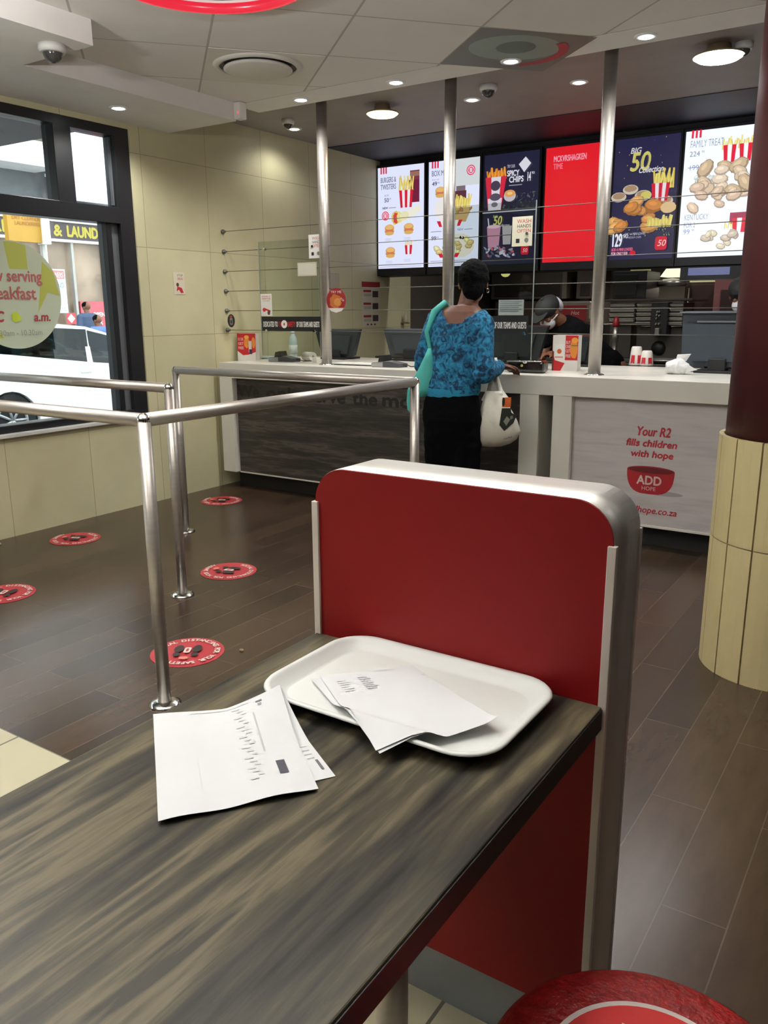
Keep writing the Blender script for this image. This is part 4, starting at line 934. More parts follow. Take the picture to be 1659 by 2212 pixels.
def burger(a, cx, cy, w):
    a.ell(cx, cy+w*.28, w*.5, w*.3, (206, 156, 84)); a.ell(cx, cy+w*.34, w*.42, w*.2, (226, 182, 110)); a.rect(cx-w*.5, cy-w*.02, cx+w*.5, cy+w*.14, (196, 210, 120)); a.ell(cx, cy-w*.02, w*.5, w*.14, (196, 130, 84), wob=.08); a.rect(cx-w*.45, cy+w*.08, cx+w*.4, cy+w*.14, (224, 96, 80)); a.ell(cx, cy-w*.18, w*.46, w*.16, (216, 170, 96))
def stripes_logo(a, x, y, s, c=RD):
    for k in range(3): a.rect(x+k*s*.5, y, x+k*s*.5+s*.28, y+s, c)
def badge(a, cx, cy, r):
    a.ell(cx, cy, r, r, (222, 60, 96)); a.ell(cx, cy, r*.78, r*.78, (240, 220, 234)); a.ell(cx, cy, r*.62, r*.62, (222, 60, 96)); a.rect(cx-r*.3, cy-r*.4, cx-r*.05, cy+r*.4, (240, 220, 234)); a.rect(cx+.05*r, cy-r*.4, cx+r*.3, cy+r*.4, (240, 220, 234))
def caption(a, x, y, w, n=2, c=(150, 152, 180)):
    for k in range(n): a.text('LLNMLMNLIMN'[:int(w/.011)], x, y-k*.014, .008, c)
def s1(a, w, h):
    a.rect(0, 0, w, h, BW); stripes_logo(a, .03, h-.055, .055)
    a.fit('BURGERS &', .03, .20, h-.13, .045, GT, bold=.001); a.fit('TWISTERS', .03, .20, h-.19, .045, GT, bold=.001)
    a.text('36.90', .07, h-.25, .016, GT); a.fit('50', .07, .12, h-.30, .035, (90, 92, 120), bold=.001); a.text('90', .125, h-.28, .015, GT); a.fit('NEW', .05, .11, h-.36, .018, (80, 80, 110), bold=.001); a.rect(.12, h-.355, .2, h-.35, GT)
    a.rect(.35, h-.24, .45, h-.05, (120, 52, 66)); a.rect(.35, h-.10, .45, h-.06, (150, 108, 92)); a.rect(.34, h-.32, .45, h-.13, (112, 30, 60))
    fries(a, .31, h-.22, .15, .14); bucket(a, .31, h-.36, .15, .15)
    a.poly([(.22, h-.42), (.46, h-.34), (.47, h-.40), (.24, h-.50)], (234, 230, 214)); a.ell(.20, h-.44, .05, .06, (214, 190, 110), wob=.1); a.ell(.20, h-.445, .03, .05, (206, 70, 60), wob=.15); a.ell(.24, h-.44, .03, .05, (222, 214, 140), wob=.1); a.ell(.29, h-.43, .05, .04, (226, 222, 180), .3, .08)
    badge(a, .085, h-.42, .04)
    for cx, cy in ((.13, .33), (.34, .33), (.14, .13)): burger(a, cx, cy, .105); caption(a, cx-.05, cy-.07, .11)
    fries(a, .34, .19, .07, .05, 7); bucket(a, .34, .12, .08, .08, stripes=3); caption(a, .29, .07, .11)
    a.rect(.04, .03, .30, .034, GT); a.rect(.02, .012, w-.02, .016, (170, 174, 206))
def s2(a, w, h):
    a.rect(0, 0, w, h, BW); a.rect(.24, h-.22, w, h, (206, 212, 214)); stripes_logo(a, .03, h-.055, .055); badge(a, .42, h-.10, .042)
    a.fit('BOX MEALS', .03, .24, h-.12, .045, GT, bold=.001); a.fit('49', .035, .085, h-.20, .034, (70, 70, 100), bold=.001); a.text('90', .09, h-.185, .016, GT); a.text('From only', .035, h-.155, .012, GT)
    chicken(a, .28, h-.30, .10, .08, 3, [(120, 80, 70)]); a.rect(.28, h-.27, .37, h-.22, (120, 104, 112)); a.rect(.27, h-.34, .38, h-.26, (86, 44, 60))
    burger(a, .12, h-.27, .10); a.ell(.18, h-.40, .12, .10, (232, 228, 226), wob=.04); fries(a, .34, h-.40, .17, .12, 14); a.poly([(.25, h-.40), (.44, h-.40), (.38, h-.52), (.2, h-.50)], (190, 160, 110)); chicken(a, .36, h-.43, .16, .07, 5, [(170, 120, 76)]); bucket(a, .22, h-.55, .26, .05, stripes=7)
    a.fit('NEW', .30, .36, h-.59, .018, (80, 80, 110)); a.rect(.37, h-.585, .45, h-.58, GT); a.fit('99', .035, .085, h-.66, .034, (90, 92, 130), bold=.001); a.text('90', .09, h-.645, .016, GT); a.rect(.03, h-.59, .14, h-.585, GT)
    a.rect(.25, h-.68, .37, h-.62, (170, 172, 176)); a.ell(.32, .17, .15, .10, (222, 216, 204), wob=.05); chicken(a, .20, .17, .22, .12, 8, [(208, 188, 130), (214, 206, 160)]); chicken(a, .36, .16, .16, .12, 8, [(196, 176, 120), (220, 214, 150)]); bucket(a, .22, .075, .22, .035, stripes=5)
    a.rect(.03, .045, .44, .049, GT); a.rect(.02, .012, w-.02, .016, (170, 174, 206))
def s3(a, w, h):
    a.rect(0, 0, w, h, (32, 32, 58))
    for _ in range(120):
        x, y = random.uniform(.02, w-.02), random.uniform(h*.50, h*.64); a.ell(x, y, random.uniform(.004, .014), random.uniform(.002, .006), random.choice([(60, 66, 72), (88, 96, 96), (46, 50, 60)]), random.uniform(0, 3))
    fries(a, .12, h-.20, .17, .10, 12, (240, 160, 60), (220, 130, 44)); a.poly([(.05, h-.45), (.17, h-.45), (.215, h-.18), (.02, h-.18)], (214, 40, 66)); a.poly([(.085, h-.45), (.145, h-.45), (.165, h-.18), (.075, h-.18)], (222, 216, 226)); a.poly([(.052, h-.45), (.168, h-.45), (.178, h-.35), (.045, h-.35)], (216, 212, 224)); a.ell(.115, h-.25, .045, .04, (70, 62, 80)); a.ell(.115, h-.34, .05, .03, (86, 78, 96)); a.ell(.11, h-.40, .03, .02, (120, 112, 126))
    a.ell(.25, h-.34, .055, .045, (196, 190, 196)); a.ell(.25, h-.32, .05, .028, (222, 160, 96)); a.ell(.25, h-.32, .025, .012, (240, 200, 130))
    a.fit('TRY OUR', .22, .29, h-.12, .025, (210, 208, 226)); a.fit('SPICY', .22, .33, h-.185, .045, (232, 232, 244), bold=.0015); a.fit('CHIPS', .24, .37, h-.235, .045, (232, 232, 244), bold=.0015); a.fit('14', .40, .435, h-.235, .07, (232, 232, 244), bold=.0015); a.text('90', .44, h-.185, .02, (232, 232, 244))
    a.poly([(.325, h-.10), (.385, h-.045), (.435, h-.10), (.375, h-.165)], (222, 220, 232)); a.rect(.24, h-.262, .36, h-.255, (150, 150, 170))
    a.rect(0, h*.475, w, h*.485, (196, 196, 210))
    a.text('BIG', .10, h*.43, .02, (180, 190, 140)); a.fit('50', .10, .18, h*.365, .07, (206, 202, 110), bold=.002, shear=.15); a.text('Collection', .15, h*.345, .022, (226, 222, 214), sx=.8, shear=.2)
    a.poly([(.06, .14), (.16, .14), (.175, .31), (.045, .31)], (196, 140, 168)); a.ell(.11, .31, .062, .015, (222, 190, 206)); a.rect(.055, .30, .065, .38, (220, 210, 220), rot=.15); a.poly([(.20, .16), (.27, .16), (.28, .31), (.19, .31)], (176, 170, 178))
    for _ in range(40): a.ell(random.uniform(.02, .32), random.uniform(.06, .15), random.uniform(.008, .03), random.uniform(.005, .012), random.choice([(150, 150, 170), (196, 196, 210), (86, 88, 110), (190, 90, 110)]), random.uniform(-1, 1), .15)
    a.rrect(.37, .07, .44, .14, .015, (214, 30, 52)); a.text('50', .385, .09, .03, (240, 220, 220), shear=.2)
def s4(a, w, h):
    a.rect(0, 0, w, h, (226, 26, 40)); a.fit('MCKVRSHAGKEN', .065, .34, h-.11, .045, (240, 150, 170), bold=.0015); a.fit('TIME', .065, .145, h-.165, .042, (236, 110, 130), bold=.0015)
def s5(a, w, h):
    a.rect(0, 0, w, h, DN)
    for _ in range(36): a.ell(random.uniform(0, w), random.uniform(h*.3, h), .003, .004, random.choice([(120, 116, 140), (200, 180, 90), (80, 76, 120)]))
    a.fit('BIG', .12, .20, h-.11, .04, (214, 212, 220), bold=.001, shear=.2); a.fit('50', .12, .27, h-.235, .13, (214, 206, 116), bold=.004, shear=.12); a.fit('50', .135, .262, h-.226, .11, (70, 66, 70), shear=.12); a.fit('50', .125, .272, h-.232, .122, (206, 198, 108), shear=.12); a.text('Collection', .19, h-.255, .042, (226, 224, 226), sx=.75, shear=.25, bold=.001)
    a.ell(.24, h-.34, 0.002, .002, DN)
    for x, y, r in ((.05, h-.42, .06), (.14, h-.37, .06), (.24, h-.42, .065), (.41, h-.47, .06)): a.ell(x, y, r, r*.6, (206, 196, 180)); a.ell(x, y+.008, r*.8, r*.4, (170, 140, 110), wob=.08)
    a.ell(.26, h-.42, .04, .03, (206, 200, 100), wob=.1); fries(a, .39, h-.38, .15, .15, 13, (236, 220, 120), (220, 200, 96)); bucket(a, .37, h-.47, .14, .13, stripes=5)
    chicken(a, .20, h-.55, .36, .22, 13, [(214, 150, 84), (226, 170, 100), (206, 136, 70)]); fries(a, .38, h-.66, .18, .09, 14, (230, 216, 120), (214, 196, 100)); a.ell(.44, h-.52, .06, .04, (222, 190, 140), wob=.05)
    for _ in range(30): a.ell(random.uniform(0, w), random.uniform(h-.72, h-.66), .006, .004, random.choice([(150, 160, 90), (80, 110, 70)]), random.uniform(0, 3))
    a.fit('129', .015, .10, .10, .095, (236, 236, 246), bold=.003); a.text('90', .105, .16, .03, (236, 236, 246)); a.fit('8 PC + 4 MINI LOAVES', .12, .28, .18, .018, (206, 206, 226)); a.fit('+ 2 MEDIUM CHIPS', .12, .25, .155, .015, (180, 180, 206))
    a.fit('ADD A MINI LOADED', .02, .19, .065, .022, (226, 100, 130), bold=.001); a.fit('FOR ONLY R30', .02, .15, .035, .022, (236, 180, 196), bold=.001); a.ell(.19, .045, .025, .02, (206, 30, 50)); a.rrect(.36, .06, .45, .16, .02, (206, 26, 46)); a.text('50', .375, .09, .045, (240, 210, 216), shear=.25); a.rect(.32, .03, .44, .035, (120, 118, 160))
def s6(a, w, h):
    a.rect(0, 0, w, h, (226, 238, 254)); stripes_logo(a, .04, h-.05, .055)
    a.fit('FAMILY TREAT', .035, .27, h-.115, .05, (140, 144, 172)); a.text('224', .035, h-.175, .035, (110, 114, 140)); a.text('90', .12, h-.155, .015, (110, 114, 140)); a.text('199', .035, h-.27, .035, (120, 124, 170)); a.text('90', .12, h-.25, .015, GT); a.rect(.03, h-.255, .14, h-.25, (120, 124, 170))
    for cx in (.33, .44): fries(a, cx, h-.15, .13, .09, 9, (222, 206, 130), (206, 190, 110)); bucket(a, cx, h-.24, .12, .12, stripes=4)
    chicken(a, .15, h-.34, .12, .10, 6, [(186, 196, 196), (200, 206, 206)]); chicken(a, .30, h-.36, .30, .24, 16, [(198, 176, 150), (186, 164, 134), (208, 190, 170)]); chicken(a, .24, h-.46, .34, .17, 10, [(196, 172, 150), (206, 184, 160)])
    a.fit('KENTUCKY', .035, .21, .265, .04, (140, 144, 172)); a.fit('FOR 2', .035, .12, .212, .035, (140, 144, 172)); a.text('99', .035, .165, .035, (130, 134, 190)); a.text('90', .095, .185, .015, GT)
    a.rect(.36, .22, .48, .30, (150, 44, 76)); fries(a, .37, .19, .08, .05, 7); bucket(a, .43, .16, .10, .10, stripes=3); chicken(a, .28, .125, .28, .13, 9, [(190, 176, 160), (206, 194, 170)])
    a.rect(.03, .03, .45, .034, GT)
CX = [-4.257, -3.707, -3.160, -2.595, -2.035, -1.507]
for i, (cx, fn, w_, lb, gl) in enumerate(zip(CX, (s1, s2, s3, s4, s5, s6), (.497, .505, .50, .515, .492, .49), (
    'menu screen on white with burgers and wraps, first from the window side', 'menu screen on white with box meals, mostly behind the second pole',
    'dark menu screen with a cup of spicy chips above milkshakes', 'plain bright red menu screen with two lines of pale lettering',
    'dark blue menu screen with gold 50 and fried chicken', 'bright white menu screen with family chicken meals beside the column'), (1.0, 1.0, .9, .95, .9, 1.25))):
    x0 = cx-w_/2; t = thing('menu_screen', (cx, SY, SZ0), lb, 'screen', 'menu screens above the kitchen')
    MB().m(NAVY).box(x0-.018, x0+w_+.018, SY+.001, SY+.055, SZ0-.065, SZ1+.024, .004).build('bezel', parent=t)
    a = Art(glow=gl); fn(a, w_, SZ1-SZ0); a.dz = .0001; a.build('display', (x0, SY, SZ0), UX, UZ, t)
a = Art(glow=.55); a.rect(0, 0, .30, .055, (130, 140, 190)); tag(a.build('status_strip', (-1.66, SY-.002, SZ0-.135), UX, UZ), 'small dim blue strip display under the last menu screen', 'screen')
tag(MB().m(NAVY).box(-1.72, -1.2, SY+.001, SY+.05, SZ0-.17, SZ0-.07, .004).build('screen_shelf'), 'dark navy bar under the last menu screen', 'shelf')

# ================================================================== KITCHEN BEHIND THE OPENING
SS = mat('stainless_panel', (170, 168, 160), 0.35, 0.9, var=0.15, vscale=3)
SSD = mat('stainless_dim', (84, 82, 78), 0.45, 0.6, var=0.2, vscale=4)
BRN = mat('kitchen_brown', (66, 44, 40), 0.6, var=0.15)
def box_at(u0, v0, u1, v1, y, depth, m, name, label, cat, parts=None, group=None, zmin=None):
    """a unit whose front face spans the two picture corners on the plane y"""
    A = PY(u0, v0, y); B = PY(u1, v1, y)
    if zmin is not None: B.z = zmin
    t = thing(name, ((A.x+B.x)/2, y, B.z), label, cat, group)
    MB().m(m).box(A.x, B.x, y, y+depth, min(A.z, B.z), max(A.z, B.z), .006).build('cabinet', parent=t)
    if parts: parts(t, A.x, B.x, min(A.z, B.z), max(A.z, B.z), y)
    return t
# back counter that carries the equipment
bc = thing('kitchen_worktop', (-2.0, 6.9, 0), 'low stainless kitchen worktop behind the service counter', 'worktop')
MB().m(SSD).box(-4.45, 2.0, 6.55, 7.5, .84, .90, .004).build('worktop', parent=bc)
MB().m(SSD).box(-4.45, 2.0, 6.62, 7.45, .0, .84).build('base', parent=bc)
def door2(t, x0, x1, z0, z1, y):
    MB().m(BRN).box(x0+.02, x1-.02, y-.012, y, z0+.02, z1-.02, .004).build('door', parent=t)
    MB().m(GALV).tube([(x0+.05, y-.03, z0+.05), (x0+.05, y-.03, z1-.05)], .008, 10).build('handle', parent=t)
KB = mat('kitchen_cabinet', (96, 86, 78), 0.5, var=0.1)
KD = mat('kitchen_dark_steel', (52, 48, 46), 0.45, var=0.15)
# tall units on the rear wall (pale brown panels with frames)
for u0, u1, lb in ((1062, 1224, 'wide grey-brown wall cabinet behind the bending worker'), (1247, 1290, 'narrow grey-brown wall cabinet left of the third pole')):
    box_at(u0, 582, u1, 645, 8.8, .4, KB, 'wall_cabinet', lb, 'cabinet', lambda t, x0, x1, z0, z1, y: (MB().m(mat('cabinet_frame', (128, 120, 108), 0.5)).box(x1-.05, x1, y-.02, y, z0, z1).build('frame_post', parent=t), MB().m(KD).box(x0+.05, x1-.08, y-.012, y, z0+.03, (z0+z1)/2, .003).build('door', parent=t)))
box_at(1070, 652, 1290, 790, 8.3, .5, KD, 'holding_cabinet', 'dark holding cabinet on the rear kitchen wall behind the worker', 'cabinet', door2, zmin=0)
# red menu-like panel behind the worker
rp = box_at(1205, 652, 1272, 696, 7.5, .18, mat('heater_frame', (128, 116, 104), 0.4), 'warming_display', 'warming display with red sign panel behind the bending worker', 'display')
A = PY(1205, 660, 7.49); B = PY(1266, 693, 7.49); a = Art(); a.rect(0, 0, B.x-A.x, A.z-B.z, (140, 26, 36)); a.text('Hot', (B.x-A.x)*.6, (A.z-B.z)*.4, .035, (214, 190, 180), 'C', shear=.2)
a.build('sign_panel', (A.x, 7.493, B.z), UX, UZ, rp)
MB().m(mat('cream_switch', (190, 180, 150), 0.5)).box(B.x+.03, B.x+.07, 7.48, 7.5, B.z+.02, A.z).build('switch', parent=rp)
box_at(1272, 700, 1300, 790, 7.4, .3, KD, 'fryer_unit', 'narrow dark appliance left of the third pole', 'appliance', door2, zmin=.90)
# black hood box and warm-lit fittings
box_at(1326, 586, 1394, 650, 7.3, .4, mat('hood_dark', (34, 32, 36), 0.45), 'microwave_oven', 'square dark oven on the shelf above the stainless racks', 'oven', zmin=PY(1375, 654, 7.2).z+.033, parts=lambda t, x0, x1, z0, z1, y: (MB().m(BLACK).box(x0+.02, x1-.08, y-.01, y, z0+.03, z1-.03, .003).build('door', parent=t), MB().m(KD).box(x0+.01, x1-.01, y-.012, y-.002, z1-.11, z1-.10).build('trim', parent=t)))
sh = thing('kitchen_shelf', (-2.1, 7.3, 1.35), 'stainless shelf carrying the dark oven behind the counter', 'shelf')
A = PY(1300, 652, 7.25); B = PY(1500, 656, 7.25); zr_ = PY(1375, 654, 7.2).z; MB().m(SSD).box(A.x, B.x, 7.18, 7.72, zr_+.012, zr_+.032, .003).build('board', parent=sh)
# stacked stainless pan racks
def rack(u0, v0, u1, v1, y, label, n=5):
    A = PY(u0, v0, y); B = PY(u1, v1, y); t = thing('pan_rack', ((A.x+B.x)/2, y, B.z), label, 'pan rack', 'stainless pan racks behind the counter'); H_ = A.z-B.z
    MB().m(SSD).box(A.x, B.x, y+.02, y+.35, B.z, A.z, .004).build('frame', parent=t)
    for k in range(n):
        z0 = B.z+H_*k/n; m = MB().m(SS); m.box(A.x+.004, B.x-.004, y, y+.03, z0+.006, z0+H_/n-.008, .004); m.box(A.x+.004, B.x-.004, y-.012, y, z0+H_/n-.016, z0+H_/n-.008, .002); m.build('pan', parent=t)
rack(1317, 654, 1370, 697, 7.2, 'stainless pan rack nearest the third pole', 4)
rack(1375, 654, 1406, 704, 7.2, 'stainless pan rack left of the black dispenser', 5)
rack(1441, 654, 1474, 704, 7.2, 'stainless pan rack right of the black dispenser', 5)
dsp = box_at(1408, 653, 1439, 724, 7.15, .14, BLACK, 'drinks_dispenser', 'black drinks dispenser with silver spouts between two pan racks', 'dispenser')
m = MB().m(SS)
for (u, v) in ((1420, 674), (1424, 674), (1419, 680), (1424, 682), (1418, 688), (1417, 700), (1423, 700)):
    q = PY(u, v, 7.13); m.box(q.x-.006, q.x+.006, 7.12, 7.15, q.z-.008, q.z+.008, .002, rot=((q.x, 7.13, q.z), .5, 'Y'))
q = PY(1420, 717, 7.13); m.box(q.x-.018, q.x+.018, 7.11, 7.15, q.z-.03, q.z+.03, .004); m.build('spout', parent=dsp)
# lower steel body with arch (drop chute)
lo = box_at(1376, 706, 1474, 800, 7.3, .3, mat('dull_panel', (78, 74, 70), 0.45, 0.5), 'steel_counter_unit', 'dull steel unit with dark arched opening below the pan racks', 'appliance', zmin=.90)
q = PY(1422, 752, 7.29); MB().m(BLACK).lathe([(.001, 0), (.06, 0), (.06, .01)], (q.x, 7.285, q.z), 24, ax=(0, 1, 0)).build('opening', parent=lo)
box_at(1318, 702, 1358, 800, 7.3, .3, mat('dull_panel', (78, 74, 70), 0.45, 0.5), 'steel_counter_unit', 'dull steel unit behind the slim chrome mixer by the third pole', 'appliance', zmin=.90)
tg = thing('steel_dish', (-1.85, 6.75, .90), 'oval steel dish on the kitchen worktop behind the tissue', 'dish')
q = PY(1438, 772, 6.72); q.z = .925; MB().m(SS).lathe([(.001, 0), (.13, .002), (.17, .02), (.175, .03), (.165, .03), (.12, .008), (.001, .006)], (q.x, 6.75, .901), 40).build('dish', parent=tg)
# tall chrome sauce dispenser with red top
q = PY(1325, 795, 6.64); q.z = .90; t = thing('milkshake_mixer', (q.x, 6.64, q.z), 'tall slim chrome mixer with red top just right of the third pole', 'mixer'); ztop = PY(1328, 690, 6.64).z
MB().m(SS).lathe([(.06, 0), (.055, .02), (.022, .04), (.02, (ztop-q.z)*.5), (.026, (ztop-q.z)*.55), (.022, (ztop-q.z)*.85)], (q.x, 6.64, q.z), 24).build('stem', parent=t)
MB().m(REDM).lathe([(.024, 0), (.028, .02), (.02, .06), (.01, .08)], (q.x, 6.64, q.z+(ztop-q.z)*.83), 20).build('red_top', parent=t)
# warm lamps and bright hanging fitting
q = PY(1452, 590, 7.6); t = thing('heat_lamp', (q.x, 7.6, q.z), 'bright cream heat lamp fitting hanging in the kitchen', 'lamp')
A = PY(1432, 580, 7.6); B = PY(1467, 597, 7.6)
MB().m(emit((255, 246, 214), 1.1)).prism([(A.x+.03, 7.6, A.z), (B.x, 7.6, A.z+.01), (B.x, 7.6, B.z), (A.x-.02, 7.6, B.z)], (0, .25, 0)).build('shade', parent=t)
MB().m(SS).lathe([(.001, 0), (.12, .0), (.13, .03), (.10, .06), (.001, .07)], (q.x-.02, 7.7, PY(1450, 618, 7.6).z), 28).build('reflector', parent=t)
MB().m(GALV).cyl((q.x, 7.72, q.z), (q.x, 7.72, 2.65), .01).build('stem', parent=t)
q = PY(1092, 591, 8.0); t = thing('pendant_bulb', (q.x, 8.0, q.z), 'small yellow hanging lamp deep in the kitchen right of the head', 'lamp')
MB().m(emit((226, 220, 130), .9)).ell((q.x, 8.0, q.z), (.05, .04, .035), sub=2).build('bulb_cover', parent=t); MB().m(BLACK).cyl((q.x, 8.0, q.z), (q.x, 8.0, 2.65), .006).build('cord', parent=t)
for (ua, ub, v, c, lb) in ((1490, 1545, 604, (214, 206, 150), 'thin cream strip light in the kitchen left of the column'), (1362, 1404, 580, (170, 160, 100), 'dim yellow strip light above the dark oven')):
    A = PY(ua, v, 8.2); B = PY(ub, v, 8.2); t = thing('strip_light', (A.x, 8.2, A.z), lb, 'lamp'); MB().m(emit(c, .7)).box(A.x, B.x, 8.2, 8.24, A.z-.03, A.z+.02, .005).build('tube', parent=t); MB().m(GALV).box(A.x, B.x, 8.18, 8.26, A.z+.02, A.z+.05).cyl((A.x+.05, 8.22, A.z+.04), (A.x+.05, 8.22, 2.655), .006, seg=8).cyl((B.x-.05, 8.22, A.z+.04), (B.x-.05, 8.22, 2.655), .006, seg=8).build('fitting', parent=t)
    ld = bpy.data.lights.new('kitchen_tube', 'AREA'); ld.shape = 'RECTANGLE'; ld.size = max(.2, B.x-A.x); ld.size_y = .05; ld.energy = 6; ld.color = (1, .9, .7); lo_ = bpy.data.objects.new('tube_light', ld); COL.objects.link(lo_); lo_.location = ((A.x+B.x)/2, 8.15, A.z-.05); attach(lo_, t)
# brown and red units at the right
box_at(1480, 610, 1540, 792, 7.9, .4, BRN, 'brown_cupboard', 'tall dark brown cupboard between dispenser and blue-grey monitor', 'cupboard', door2, zmin=0)
t = box_at(1545, 600, 1600, 690, 7.65, .3, mat('pinkish_panel', (150, 96, 96), 0.5), 'fridge', 'pinkish lit refrigerator partly behind the monitor by the column', 'fridge', lambda t, x0, x1, z0, z1, y: (MB().m(BRN).box(x0+.06, x0+.22, y-.01, y, z0+.05, z1-.10, .003).build('door', parent=t), MB().m(emit((230, 70, 70), .7)).box(x0+.25, x0+.29, y-.012, y, z1-.5, z1-.08).build('indicator_strip', parent=t)), zmin=0)
# shelves of small stuff at far left of kitchen
box_at(928, 610, 985, 720, 8.8, .3, KD, 'bottle_cabinet', 'dark cabinet in the kitchen left of the woman', 'cabinet', door2, zmin=0)
q = PY(869, 686, 6.6); t = thing('sauce_bottle', (q.x, 6.6, q.z), 'tiny pale bottle hanging on the dim kitchen wall near the poster', 'bottle')
q = PX(869, 686, XW); t.location = (XW+.04, q.y, q.z-.05); MB().m(mat('dim_cream', (176, 170, 146), 0.5)).lathe([(.02, 0), (.024, .01), (.02, .06), (.008, .09), (.008, .10)], (XW+.04, q.y, q.z-.05), 16).build('body', parent=t); MB().m(GALV).box(XW, XW+.07, q.y-.03, q.y+.03, q.z-.058, q.z-.05).build('bracket', parent=t)

# ================================================================== PEOPLE
SKIN = mat('dark_brown_skin', (112, 74, 58), 0.5, var=0.06)
SKIN2 = mat('brown_skin', (128, 84, 60), 0.5, var=0.06)
HAIR = mat('black_hair', (7, 7, 8), 0.95, spec=0.15, var=0.3, vscale=40, bump=0.6, bscale=140)
def fingers(wrist, palm_dir, up, thumb_side, curl=0.5, s=1.0):
    """palm plus five separate bent fingers as tapered chains"""
    d = Vector(palm_dir).normalized(); n = Vector(up).normalized(); sd = d.cross(n).normalized(); w = Vector(wrist); pr = []
    c = w+d*.045*s
    R = Matrix((sd, d, n)).transposed(); pr.append(('e', tuple(c), (.038*s, .052*s, .016*s), R))
    for i, (off, ln) in enumerate(((-.027, .062), (-.009, .074), (.009, .070), (.026, .055))):
        p = w+d*.082*s+sd*off*s; a = 0.15; rr = (.0088, .008, .0074, .0064)
        for k in range(3):
            a += curl*(.5+.35*k); q = p+(d*math.cos(a)-n*math.sin(a))*ln*s*(.45, .32, .23)[k]; pr.append(('c', tuple(p), tuple(q), rr[k]*s, rr[k+1]*s)); p = q
    p = w+d*.022*s+sd*thumb_side*.026*s; q = p+(d*.6+sd*thumb_side*.7-n*.3).normalized()*.034*s; pr.append(('c', tuple(p), tuple(q), .012*s, .0095*s)); q2 = q+(d*.9+sd*thumb_side*.15-n*.35).normalized()*.028*s; pr.append(('c', tuple(q), tuple(q2), .0092*s, .0078*s))
    return pr
def rotz(a): return Matrix.Rotation(a, 3, 'Z')
def head_prims(c, yaw, pitch=0.0, s=1.0):
    """c = head centre, faces +Y turned by yaw (about z) and nodding by pitch (down positive)"""
    R = Matrix.Rotation(yaw, 3, 'Z') @ Matrix.Rotation(-pitch, 3, 'X'); c = Vector(c)
    def L_(x, y, z): return tuple(c+R @ (Vector((x, y, z))*s))
    def E(x, y, z, rx, ry, rz): return ('e', L_(x, y, z), (rx*s, ry*s, rz*s), R)
    pr = [E(0, -.008, .028, .073, .092, .083), E(0, .025, -.035, .056, .062, .07), E(0, .048, -.082, .034, .034, .024), E(0, .083, -.012, .012, .02, .018), E(0, .078, .018, .009, .018, .02),
          E(.036, .065, -.01, .022, .02, .018), E(-.036, .065, -.01, .022, .02, .018), E(0, .083, -.048, .024, .009, .006), E(0, .080, -.060, .021, .01, .007), E(0, .074, .042, .05, .012, .01),
          E(.074, -.008, -.004, .010, .019, .030), E(-.074, -.008, -.004, .010, .019, .030)]
    return pr, L_, R
# ---- woman at the counter, seen from behind
wm = thing('person', (-2.25, 4.1, 0), 'woman in blue patterned sweater and black trousers standing at the counter, back to the camera', 'person')
HC = (-2.205, 4.225, 1.462)
hp, HL, HR_ = head_prims(HC, .50, .12)
wrR = (-2.095, 4.365, 1.002); wrL = (-2.44, 4.40, .995)
body = hp+[('c', (-2.225, 4.17, 1.27), (-2.208, 4.205, 1.42), .060, .052), ('l', [(.80, -2.255, 4.09, .15, .11), (.95, -2.25, 4.10, .125, .095), (1.12, -2.245, 4.12, .145, .095), (1.24, -2.235, 4.14, .165, .088), (1.31, -2.23, 4.155, .12, .075), (1.345, -2.225, 4.165, .075, .062)]),
    ('c', (-2.10, 4.145, 1.262), (-2.23, 4.16, 1.30), .045, .05), ('c', (-2.375, 4.145, 1.285), (-2.23, 4.16, 1.30), .045, .05),
    ('c', (-2.09, 4.14, 1.25), (-2.062, 4.085, .985), .042, .036), ('c', (-2.062, 4.085, .985), wrR, .036, .024),
    ('c', (-2.385, 4.14, 1.27), (-2.445, 4.085, 1.01), .042, .036), ('c', (-2.445, 4.085, 1.01), wrL, .036, .024),
    ('c', (-2.325, 4.10, .82), (-2.34, 4.11, .45), .066, .055), ('c', (-2.34, 4.11, .45), (-2.345, 4.09, .07), .055, .036), ('e', (-2.345, 4.14, .035), (.04, .11, .03)),
    ('c', (-2.19, 4.10, .82), (-2.175, 4.11, .45), .066, .055), ('c', (-2.175, 4.11, .45), (-2.17, 4.09, .07), .055, .036), ('e', (-2.17, 4.14, .035), (.04, .11, .03))]
body += fingers(wrR, (.42, .85, -.12), (-.1, .15, 1), 1, .35)+fingers(wrL, (.1, .95, -.1), (.1, .1, 1), 1, .35)
remeshed('body', body, SKIN, wm, .0048, 3)
def fuzz(co, n): return n*(.004*mnoise.noise(co*55)+.006*mnoise.noise(co*24))
hr = [('e', HL(0, -.026, .036), (.088, .096, .088), HR_), ('e', HL(0, -.062, -.03), (.064, .052, .07), HR_), ('e', HL(0, -.02, .07), (.075, .085, .06), HR_)]
remeshed('hair', hr, HAIR, wm, .006, 2, disp=fuzz)
